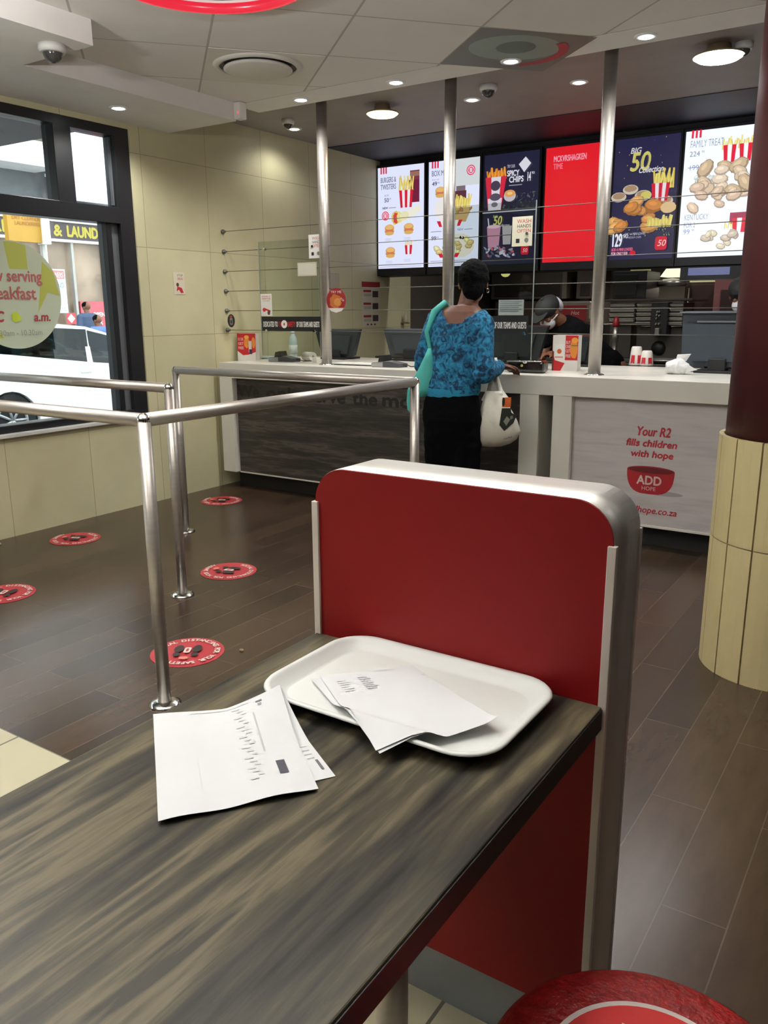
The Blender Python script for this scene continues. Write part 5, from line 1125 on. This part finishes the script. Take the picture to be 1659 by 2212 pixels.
# sweater material: teal blue with dark lace-like blotches
def sweater_mat():
    m = bpy.data.materials.new('blue_patterned_knit'); m.use_nodes = True; nt = m.node_tree; N = nt.nodes; L = nt.links; b_ = N['Principled BSDF']; tc = N.new('ShaderNodeTexCoord')
    n1 = N.new('ShaderNodeTexNoise'); n1.inputs['Scale'].default_value = 30; n1.inputs['Detail'].default_value = 4; n1.inputs['Distortion'].default_value = 1.2; L.new(tc.outputs['Object'], n1.inputs[0])
    cr = N.new('ShaderNodeValToRGB'); L.new(n1.outputs[0], cr.inputs[0]); e = cr.color_ramp.elements; e[0].position = .40; e[0].color = lin((12, 48, 76)); e[1].position = .66; e[1].color = lin((38, 132, 170)); x = e.new(.50); x.color = lin((22, 96, 134))
    v = N.new('ShaderNodeTexVoronoi'); v.inputs['Scale'].default_value = 42; L.new(tc.outputs['Object'], v.inputs[0])
    c2 = N.new('ShaderNodeValToRGB'); L.new(v.outputs['Distance'], c2.inputs[0]); c2.color_ramp.elements[0].position = .12; c2.color_ramp.elements[0].color = (.25, .3, .4, 1); c2.color_ramp.elements[1].position = .3; c2.color_ramp.elements[1].color = (1, 1, 1, 1)
    mx = N.new('ShaderNodeMix'); mx.data_type = 'RGBA'; mx.blend_type = 'MULTIPLY'; mx.inputs[0].default_value = .55; L.new(cr.outputs[0], mx.inputs[6]); L.new(c2.outputs[0], mx.inputs[7]); L.new(mx.outputs[2], b_.inputs['Base Color']); b_.inputs['Roughness'].default_value = .9
    return m
SWM = sweater_mat(); SWP = mat('plain_blue_knit', (32, 130, 168), 0.9, var=0.08, vscale=30)
sw = [('l', [(.862, -2.258, 4.095, .160, .118), (.90, -2.257, 4.095, .164, .122), (.95, -2.254, 4.10, .155, .115), (1.03, -2.25, 4.105, .150, .110), (1.13, -2.245, 4.12, .168, .110), (1.22, -2.238, 4.14, .188, .104), (1.28, -2.232, 4.15, .165, .094), (1.325, -2.228, 4.16, .12, .08)]),
      ('c', (-2.105, 4.145, 1.262), (-2.23, 4.155, 1.290), .052, .05), ('c', (-2.37, 4.145, 1.288), (-2.23, 4.155, 1.295), .052, .05),
      ('c', (-2.095, 4.14, 1.245), (-2.058, 4.075, 1.02), .062, .060), ('e', (-2.055, 4.085, .985), (.062, .07, .062)), ('c', (-2.055, 4.09, .985), (-2.085, 4.31, 1.0), .060, .046),
      ('c', (-2.385, 4.14, 1.27), (-2.44, 4.075, 1.04), .060, .052), ('c', (-2.445, 4.085, 1.015), (-2.44, 4.34, .998), .054, .040)]
def wr(co, n): return n*(.005*mnoise.noise(Vector((co.x*9, co.y*9, co.z*22)))+.003*mnoise.noise(co*34))
def neck(co):
    x, y = (co.x+2.222)/.118, (co.y-4.155)/.112
    return (x*x+y*y < 1 and co.z > 1.25) or co.z < .868
remeshed('sweater', sw, SWM, wm, .007, 4, cut=neck, disp=wr)
remeshed('hem_band', [('l', [(.842, -2.26, 4.095, .150, .112), (.872, -2.258, 4.095, .162, .121), (.898, -2.257, 4.095, .166, .124)])], SWP, wm, .006, 3)['label'] = 'plain bright blue hem band'
remeshed('cuff', [('c', (-2.083, 4.30, 1.0), (-2.092, 4.350, 1.002), .044, .036)], SWP, wm, .005, 2)['label'] = 'gathered blue cuff'
TRM = mat('black_trousers', (7, 7, 9), 0.95, spec=0.1, var=0.15)
tr = [('l', [(.46, -2.255, 4.10, .10, .05), (.62, -2.256, 4.10, .160, .10), (.72, -2.256, 4.09, .172, .122), (.80, -2.256, 4.09, .165, .122), (.865, -2.256, 4.095, .152, .112)]),
      ('c', (-2.34, 4.10, .74), (-2.35, 4.11, .46), .094, .080), ('c', (-2.35, 4.11, .46), (-2.352, 4.09, .10), .080, .066), ('c', (-2.172, 4.10, .74), (-2.165, 4.11, .46), .094, .080), ('c', (-2.165, 4.11, .46), (-2.162, 4.09, .10), .080, .066)]
remeshed('trousers', tr, TRM, wm, .008, 4, disp=wr)
remeshed('shoe', [('e', (-2.35, 4.13, .045), (.05, .12, .045)), ('c', (-2.35, 4.08, .06), (-2.35, 4.07, .10), .045, .045)], BLACK, wm, .006, 3)
remeshed('shoe', [('e', (-2.165, 4.13, .045), (.05, .12, .045)), ('c', (-2.165, 4.08, .06), (-2.165, 4.07, .10), .045, .045)], BLACK, wm, .006, 3)
MB().m(CHROME).torus(HL(.082, -.010, -.04), .012, .002, (1, 0, 0), 20, 8).build('earring', parent=wm)
mk_ = MB().m(mat('mask_white', (216, 216, 220), 0.8, var=0.02)); mk_.ell(HL(0, .062, -.05), (.056, .040, .046), HR_); mk_.tube([HL(-.055, .07, -.03), HL(-.079, .01, .01), HL(-.077, -.014, .012)], .002, 6).tube([HL(.055, .07, -.03), HL(.079, .01, .01), HL(.077, -.014, .012)], .002, 6); mk_.build('face_mask', parent=wm)
# ---- turquoise cloth bag on her left shoulder
tb_ = thing('shoulder_bag', (-2.50, 4.06, .80), 'turquoise cloth bag hanging from the left shoulder of the woman', 'bag')
TQ = mat('turquoise_cloth', (74, 174, 166), 0.8, var=0.06, vscale=9, bump=.3, bscale=20)
m = MB().m(TQ); rings = []
for (u, v, w_, d_) in ((929, 752, .008, .012), (926, 775, .05, .022), (921, 800, .10, .035), (915, 822, .135, .045), (911, 842, .125, .045), (906, 856, .085, .03)):
    q = PY(u, v, 4.02); rings.append(m.ring((q.x, q.y, q.z), 1.0, UZ, 24, w_/2+.006, d_))
m.skinrings(rings)
for v_ in m.bm.verts: v_.co += mnoise.noise_vector(v_.co*14)*.006
m.build('bag_body', parent=tb_)
m = MB().m(TQ); rings = []
for (u, v, w_, d_) in ((890, 828, .03, .014), (887, 845, .04, .018), (886, 866, .042, .018), (886, 884, .036, .016), (887, 890, .02, .01)):
    q = PY(u, v, 4.02); rings.append(m.ring((q.x, q.y, q.z), 1.0, UZ, 20, w_/2, d_))
m.skinrings(rings)
for v_ in m.bm.verts: v_.co += mnoise.noise_vector(v_.co*18)*.004
m.build('hanging_end', parent=tb_)
q = PY(930, 758, 4.02); m = MB().m(TQ)
A_ = [(q.x, q.y, q.z), (-2.405, 4.06, 1.20), (-2.372, 4.085, 1.31), (-2.34, 4.14, 1.353), (-2.345, 4.21, 1.31), (-2.38, 4.235, 1.2), (-2.44, 4.20, 1.05)]
m.tube(A_, [.012, .014, .020, .022, .018, .014, .012], 12); m.build('strap', parent=tb_)
# ---- white plastic carrier bag hanging from her right forearm
pb = thing('carrier_bag', (-2.0, 4.2, .6), 'white plastic carrier bag with orange and black print on her right forearm', 'bag')
PBM = mat('white_plastic_film', (206, 204, 190), 0.35, var=0.05, vscale=8, bump=0.5, bscale=26)
hang = Vector((-2.085, 4.26, .955)); yb = 4.20
def bp(u, v, dy=0): return PY(u, v, yb+dy)
prof = [(1066, 845, 34, .014), (1068, 858, 40, .022), (1069, 872, 52, .034), (1072, 890, 66, .048), (1075, 910, 80, .058), (1077, 930, 88, .062), (1074, 948, 80, .056), (1068, 958, 62, .042), (1063, 964, 40, .02)]
m = MB().m(PBM); rings = []; pxm = 1/392.0
ra_ = Vector((math.cos(YAW), -math.sin(YAW), 0)); rb_ = Vector((math.sin(YAW), math.cos(YAW), 0))
bagpts = []
for (u, v, w_, d_) in prof:
    q = bp(u, v); R = []
    for i in range(40):
        t_ = 2*PI*i/40; c_, s_2 = math.cos(t_), math.sin(t_)
        R.append(m.bm.verts.new(q+ra_*(w_*pxm/1.0*.5*math.copysign(abs(c_)**.8, c_)*1.1)+rb_*(d_*math.copysign(abs(s_2)**.9, s_2))))
    rings.append(R)
m.skinrings(rings)
bmesh.ops.subdivide_edges(m.bm, edges=m.bm.edges[:], cuts=1, use_grid_fill=True, smooth=0.3)
for v_ in m.bm.verts:
    n = mnoise.noise(Vector((v_.co.x*30, v_.co.y*30, v_.co.z*9)))*.010+mnoise.noise(v_.co*50)*.004; v_.co += n*(-rb_)
m.build('bag_body', parent=pb, smooth=True)
for (du, w0) in ((0, 1), (1, 1)):
    base = bp(1052 if du == 0 else 1092, 866, -.01 if du == 0 else .01)
    m = MB().m(PBM); pts = []; n = 9
    top = hang+Vector((.01*du, .0, 0)); q0 = base; q3 = top+Vector((0, 0, .058+.005))
    seg = [q0, q0.lerp(top, .5)+rb_*.01, top-ra_*.045*(1-2*du)*.2-Vector((0, 0, .0))]
    # flat tapering strap rising to the forearm and over it
    L1 = [base, base.lerp(hang, .45), hang-rb_*.052+Vector((0, 0, .01)), hang-rb_*.050+Vector((0, 0, .06)), hang+Vector((0, 0, .102)), hang+rb_*.050+Vector((0, 0, .06)), hang+rb_*.045-Vector((0, 0, .02)), base.lerp(hang, .4)+rb_*.03, base+rb_*.04]
    W_ = [.030, .016, .009, .008, .008, .008, .009, .016, .028]
    prev = None
    for p_, w_ in zip(L1, W_):
        off = ra_*(.012*(du*2-1) if p_.z > hang.z-.04 else 0); a1 = m.bm.verts.new(p_+off-ra_*w_); a2 = m.bm.verts.new(p_+off+ra_*w_); a3 = m.bm.verts.new(p_+off+ra_*w_+rb_*.002); a4 = m.bm.verts.new(p_+off-ra_*w_+rb_*.002)
        if prev:
            for i in range(4):
                f = m.bm.faces.new((prev[i], prev[(i+1) % 4], (a1, a2, a3, a4)[(i+1) % 4], (a1, a2, a3, a4)[i])); f.smooth = True
        prev = (a1, a2, a3, a4)
    m.build('handle', parent=pb)
a = Art(); a.rect(0, .06, .05, .115, (222, 110, 50)); a.ell(.008, .09, .008, .025, (40, 44, 40)); a.poly([(-.01, -.04), (.02, -.075), (.07, -.03), (.085, .01), (.055, .03), (.05, .055), (.0, .055)], (44, 48, 44)); a.poly([(.012, -.02), (.03, -.045), (.05, -.01), (.03, .01)], (150, 150, 140)); a.poly([(.05, -.01), (.066, -.004), (.064, .012), (.05, .01)], (130, 130, 120))
a.text('market', .02, -.125, .012, (60, 62, 60), rot=.25)
q = bp(1083, 903, -.062); a.build('bag_print', q, (ra_-rb_*-.1), Vector((.0, 0, 1))-rb_*.10, pb)
# ---- black purse under her hand
q = PZ(1112, 786, CT_+.03); t = thing('purse', (-2.03, 4.62, CT_), 'black shiny purse under the hand of the woman on the counter', 'purse')
PUR = mat('shiny_black_leather', (24, 22, 20), 0.18, var=0.2, vscale=30, coat=.6, bump=.3, bscale=50)
m = MB().m(PUR); m.box(-2.17, -1.93, 4.60, 4.70, CT_+.002, CT_+.075, .018); m.build('pouch', parent=t)
MB().m(CHROME).tube([(-2.16, 4.598, CT_+.068), (-1.94, 4.598, CT_+.072)], .003, 8).ell((-2.04, 4.592, CT_+.066), (.016, .008, .010), sub=2).build('clasp', parent=t)
mb2 = MB().m(mat('gold_metal', (206, 190, 110), 0.2, 1.0)); mb2.ell((-2.06, 4.593, CT_+.045), (.010, .006, .008), sub=2); mb2.build('ornament', parent=t)

# ---- worker bending behind the counter
Hc = PY(1186, 676, 5.85)
ew = thing('person', (Hc.x+.25, 6.1, 0), 'worker in black uniform, cap and white face mask bending over a till', 'person')
hp, EL, ER = head_prims(Hc, 2.75, .75, 1.0)
sh_l = PY(1188, 722, 5.95); sh_r = PY(1262, 722, 6.12); nk = PY(1222, 706, 6.02)
pel = Vector((sh_r.x+.12, 6.30, .88))
mid = (sh_l+sh_r)/2
body = hp+[('c', tuple(nk), tuple(Vector(Hc)*.6+nk*.4), .06, .055), ('c', tuple(sh_l), tuple(sh_r), .06, .065), ('c', tuple(mid), tuple(pel), .12, .12), ('c', tuple(mid+Vector((-.05, 0, -.05))), tuple(pel), .11, .12),
    ('c', tuple(sh_l), (sh_l.x-.02, 5.85, .98), .05, .04), ('c', (sh_l.x-.02, 5.85, .98), (sh_l.x-.06, 5.68, .99), .04, .026), ('c', tuple(sh_r), (sh_r.x-.02, 5.95, .98), .05, .04), ('c', (sh_r.x-.02, 5.95, .98), (sh_r.x-.12, 5.76, 1.0), .04, .026),
    ('c', (pel.x-.08, pel.y, .88), (pel.x-.08, pel.y-.02, .46), .085, .06), ('c', (pel.x-.08, pel.y-.02, .46), (pel.x-.08, pel.y, .06), .06, .04), ('c', (pel.x+.08, pel.y, .88), (pel.x+.08, pel.y-.02, .46), .085, .06), ('c', (pel.x+.08, pel.y-.02, .46), (pel.x+.08, pel.y, .06), .06, .04), ('e', (pel.x-.08, pel.y-.06, .035), (.045, .12, .035)), ('e', (pel.x+.08, pel.y-.06, .035), (.045, .12, .035))]
body += fingers((sh_l.x-.06, 5.68, .99), (-.1, -1, 0), (0, .1, 1), 1, .4)+fingers((sh_r.x-.12, 5.76, 1.0), (-.3, -1, 0), (0, .1, 1), -1, .4)
remeshed('body', body, SKIN2, ew, .006, 3)
POLO = mat('black_polo', (12, 12, 14), 0.9, spec=0.15)
po = [('c', tuple(sh_l), tuple(sh_r), .078, .082), ('c', tuple(mid), tuple(pel), .145, .14), ('c', tuple(mid+Vector((-.05, 0, -.05))), tuple(pel), .13, .14), ('c', tuple(sh_l), (sh_l.x-.02, 5.87, 1.08), .068, .06), ('c', tuple(sh_r), (sh_r.x-.02, 5.97, 1.08), .072, .062), ('c', tuple((nk+mid)/2), tuple(mid), .075, .10)]
remeshed('polo_shirt', po, POLO, ew, .009, 3, disp=wr)
cr_ = MB().m(REDM); cq = nk.lerp(Vector(Hc), .12); cr_.torus(tuple(cq+Vector((0, 0, -.015))), .066, .018, (nk-Vector(Hc)).normalized()); cr_.prism([tuple(cq+Vector((-.09, -.06, -.03))), tuple(cq+Vector((-.03, -.09, .0))), tuple(cq+Vector((-.06, -.09, -.075)))], (0, .01, 0)); cr_.build('collar', parent=ew)
remeshed('trousers', [('c', tuple(pel), (pel.x, pel.y, .84), .155, .15), ('c', (pel.x-.08, pel.y, .84), (pel.x-.08, pel.y, .10), .1, .07), ('c', (pel.x+.08, pel.y, .84), (pel.x+.08, pel.y, .10), .1, .07)], TRM, ew, .01, 3)
m = MB().m(mat('cap_black', (34, 36, 36), 0.7)); m.ell(EL(0, -.012, .045), (.086, .104, .078), ER); m.prism([EL(-.075, .06, .055), EL(-.06, .12, .045), EL(-.025, .155, .04), EL(.025, .155, .04), EL(.06, .12, .045), EL(.075, .06, .055)], tuple(ER @ Vector((0, 0, .007)))); m.ell(EL(0, -.01, .125), (.012, .012, .006), ER, sub=2); m.build('cap', parent=ew)
m = MB().m(mat('mask_white', (216, 216, 220), 0.8, var=0.02)); m.ell(EL(0, .055, -.045), (.062, .050, .052), ER); m.tube([EL(-.05, .06, -.03), EL(-.082, .0, -.01)], .005, 8).tube([EL(.05, .06, -.03), EL(.082, .0, -.01)], .005, 8); m.build('face_mask', parent=ew)
m = MB().m(mat('hair_net_white', (206, 206, 212), 0.8)); m.ell(EL(0, -.085, .01), (.07, .038, .075), ER); m.build('hair_net', parent=ew)
# ---- second worker almost hidden by the column
H2 = PY(1604, 640, 6.1)
e2_ = thing('person', (H2.x+.02, 6.15, 0), 'second worker with black cap at the right, almost hidden by the round column', 'person')
hp, FL, FR = head_prims((H2.x, 6.1, H2.z), 3.3, .3)
ex = H2.x+.03; hz = H2.z
body = hp+[('c', (ex, 6.15, hz-.18), (H2.x, 6.12, hz-.06), .06, .055), ('l', [(.85, ex, 6.17, .15, .11), (1.05, ex, 6.17, .14, .10), (hz-.30, ex, 6.16, .18, .10), (hz-.20, ex, 6.15, .12, .08)]),
    ('c', (ex-.17, 6.15, hz-.25), (ex-.20, 6.12, hz-.52), .045, .038), ('c', (ex-.20, 6.12, hz-.52), (ex-.18, 5.92, hz-.60), .038, .026), ('c', (ex+.17, 6.15, hz-.25), (ex+.20, 6.12, hz-.52), .045, .038), ('c', (ex+.20, 6.12, hz-.52), (ex+.18, 5.92, hz-.60), .038, .026),
    ('c', (ex-.08, 6.17, .86), (ex-.09, 6.17, .06), .085, .04), ('c', (ex+.08, 6.17, .86), (ex+.09, 6.17, .06), .085, .04), ('e', (ex-.09, 6.12, .035), (.045, .12, .035)), ('e', (ex+.09, 6.12, .035), (.045, .12, .035))]
body += fingers((ex-.18, 5.92, hz-.60), (0, -1, 0), (0, .1, 1), 1, .4)+fingers((ex+.18, 5.92, hz-.60), (0, -1, 0), (0, .1, 1), -1, .4)
remeshed('body', body, SKIN2, e2_, .007, 3)
remeshed('uniform', [('l', [(.80, ex, 6.17, .17, .13), (1.05, ex, 6.17, .165, .125), (hz-.30, ex, 6.16, .20, .12), (hz-.20, ex, 6.15, .13, .095)]), ('c', (ex-.17, 6.15, hz-.25), (ex-.20, 6.12, hz-.45), .062, .055), ('c', (ex+.17, 6.15, hz-.25), (ex+.20, 6.12, hz-.45), .062, .055)], POLO, e2_, .01, 3)
remeshed('trousers', [('c', (ex-.08, 6.17, .84), (ex-.09, 6.17, .1), .105, .07), ('c', (ex+.08, 6.17, .84), (ex+.09, 6.17, .1), .105, .07)], TRM, e2_, .01, 3)
m = MB().m(mat('cap_black', (34, 36, 36), 0.7)); m.ell(FL(0, -.012, .045), (.095, .112, .085), FR); m.prism([FL(-.075, .06, .055), FL(-.06, .12, .045), FL(.06, .12, .045), FL(.075, .06, .055)], tuple(FR @ Vector((0, 0, .007)))); m.build('cap', parent=e2_)
MB().m(mat('mask_white', (216, 216, 220), 0.8, var=0.02)).ell(FL(0, .055, -.045), (.062, .050, .052), FR).build('face_mask', parent=e2_)
# ---- two people on the far pavement, seen over the car roof
def passer(u, vtop, vhip, x, shirt, label, lean=0.0, arm=False):
    top = PX(u, vtop, x); g = top.z-1.66; y = top.y; t = thing('person', (x, y, g), label, 'person')
    hp, _, _ = head_prims((x, y, top.z-.11), PI/2, .1); n = hp+[('c', (x, y, top.z-.30), (x, y, top.z-.16), .055, .05), ('l', [(g+.85, x, y, .11, .16), (g+1.1, x, y, .10, .15), (g+1.36, x, y, .11, .20), (g+1.43, x, y, .08, .13)])]
    for sy in (-1, 1):
        e_ = (x+.05, y+sy*.24, g+1.12); w_ = (x+.16, y+sy*.2, g+.92)
        if arm and sy < 0: e_ = (x+.1, y-.36, g+1.45); w_ = (x+.12, y-.5, g+1.62)
        n += [('c', (x, y+sy*.18, g+1.36), e_, .045, .038), ('c', e_, w_, .038, .028)]+fingers(w_, (.3, 0, -.9) if not (arm and sy < 0) else (0, -.5, .8), (1, 0, .2), 1, .3)
        n += [('c', (x, y+sy*.09, g+.85), (x+.01, y+sy*.1, g+.45), .085, .06), ('c', (x+.01, y+sy*.1, g+.45), (x, y+sy*.1, g+.06), .06, .04), ('e', (x+.05, y+sy*.1, g+.035), (.12, .045, .035))]
    remeshed('body', n, SKIN2, t, .009, 3)
    sl = [('l', [(g+.80, x, y, .135, .185), (g+1.1, x, y, .125, .175), (g+1.36, x, y, .13, .215), (g+1.44, x, y, .09, .14)])]
    for sy in (-1, 1):
        e_ = (x+.05, y+sy*.24, g+1.14) if not (arm and sy < 0) else (x+.08, y-.33, g+1.43); sl.append(('c', (x, y+sy*.18, g+1.36), e_, .062, .058))
    remeshed('shirt', sl, mat('shirt_%d_%d_%d' % shirt, shirt, 0.85), t, .012, 3)
    remeshed('trousers', [('c', (x, y+sy*.09, g+.84), (x, y+sy*.1, g+.1), .105, .07) for sy in (-1, 1)], TRM, t, .014, 3)
    m = MB().m(HAIR); m.ell((x-.012, y, top.z-.07), (.095, .085, .075)); m.build('hair', parent=t)
passer(186, 652, 0, -14.6, (70, 84, 110), 'passer-by in grey-blue shirt outside behind the car')
passer(210, 680, 0, -13.6, (96, 120, 200), 'passer-by in bright blue shirt just above the car roof outside')

# ---- round breakfast sticker on the window pane
STK = bpy.data.materials.new('window_sticker_film'); STK.use_nodes = True; nt = STK.node_tree; nt.nodes.remove(nt.nodes['Principled BSDF'])
df = nt.nodes.new('ShaderNodeBsdfDiffuse'); tl = nt.nodes.new('ShaderNodeBsdfTranslucent'); mx = nt.nodes.new('ShaderNodeMixShader'); mx.inputs[0].default_value = .45
df.inputs[0].default_value = lin((214, 216, 190)); tl.inputs[0].default_value = lin((206, 214, 186)); nt.links.new(df.outputs[0], mx.inputs[1]); nt.links.new(tl.outputs[0], mx.inputs[2]); nt.links.new(mx.outputs[0], nt.nodes['Material Output'].inputs[0])
STY = STK.copy(); STY.name = 'window_sticker_yellow'
for n in STY.node_tree.nodes:
    if n.type in ('BSDF_DIFFUSE', 'BSDF_TRANSLUCENT'): n.inputs[0].default_value = lin((214, 216, 120))
a = Art(); a.dz = .0004; rr = .31; cy_ = 2.968; cz_ = 1.418
a.ell(0, 0, rr, rr, STK, n=64); 
a.poly([(-.02, .15), (.10, .15), (.10, .285), (.04, .302), (-.04, .302)], STY); a.poly([(.14, -.1), (.2, .2), (.27, .14), (.30, 0), (.22, .02)], STY); a.poly([(-.30, 0), (-.28, .12), (-.1, -.25), (-.2, -.23)], STY)
LT = (176, 96, 92); SHD = .0
a.text('Now serving', .185, .080, .066, LT, 'R', sx=.86, bold=.0022); a.text('Breakfast', .135, -.022, .072, LT, 'R', sx=.90, bold=.0022)
a.text('KFC', -.095, -.150, .058, (170, 60, 66), 'R', sx=.9, shear=.15, bold=.003); a.ell(-.015, -.125, .026, .030, (196, 216, 60)); a.ell(.008, -.134, .014, .016, (206, 222, 80)); a.text('a.m.', .215, -.150, .052, (170, 60, 66), 'R', sx=.95, shear=.15, bold=.002)
a.text('6.30am - 10.30am', .15, -.232, .032, (150, 156, 140), 'R', sx=.95)
tag(a.build('window_sticker', (XW-.066, cy_, cz_), UY, UZ), 'round pale green breakfast sticker on the window glass', 'sticker')
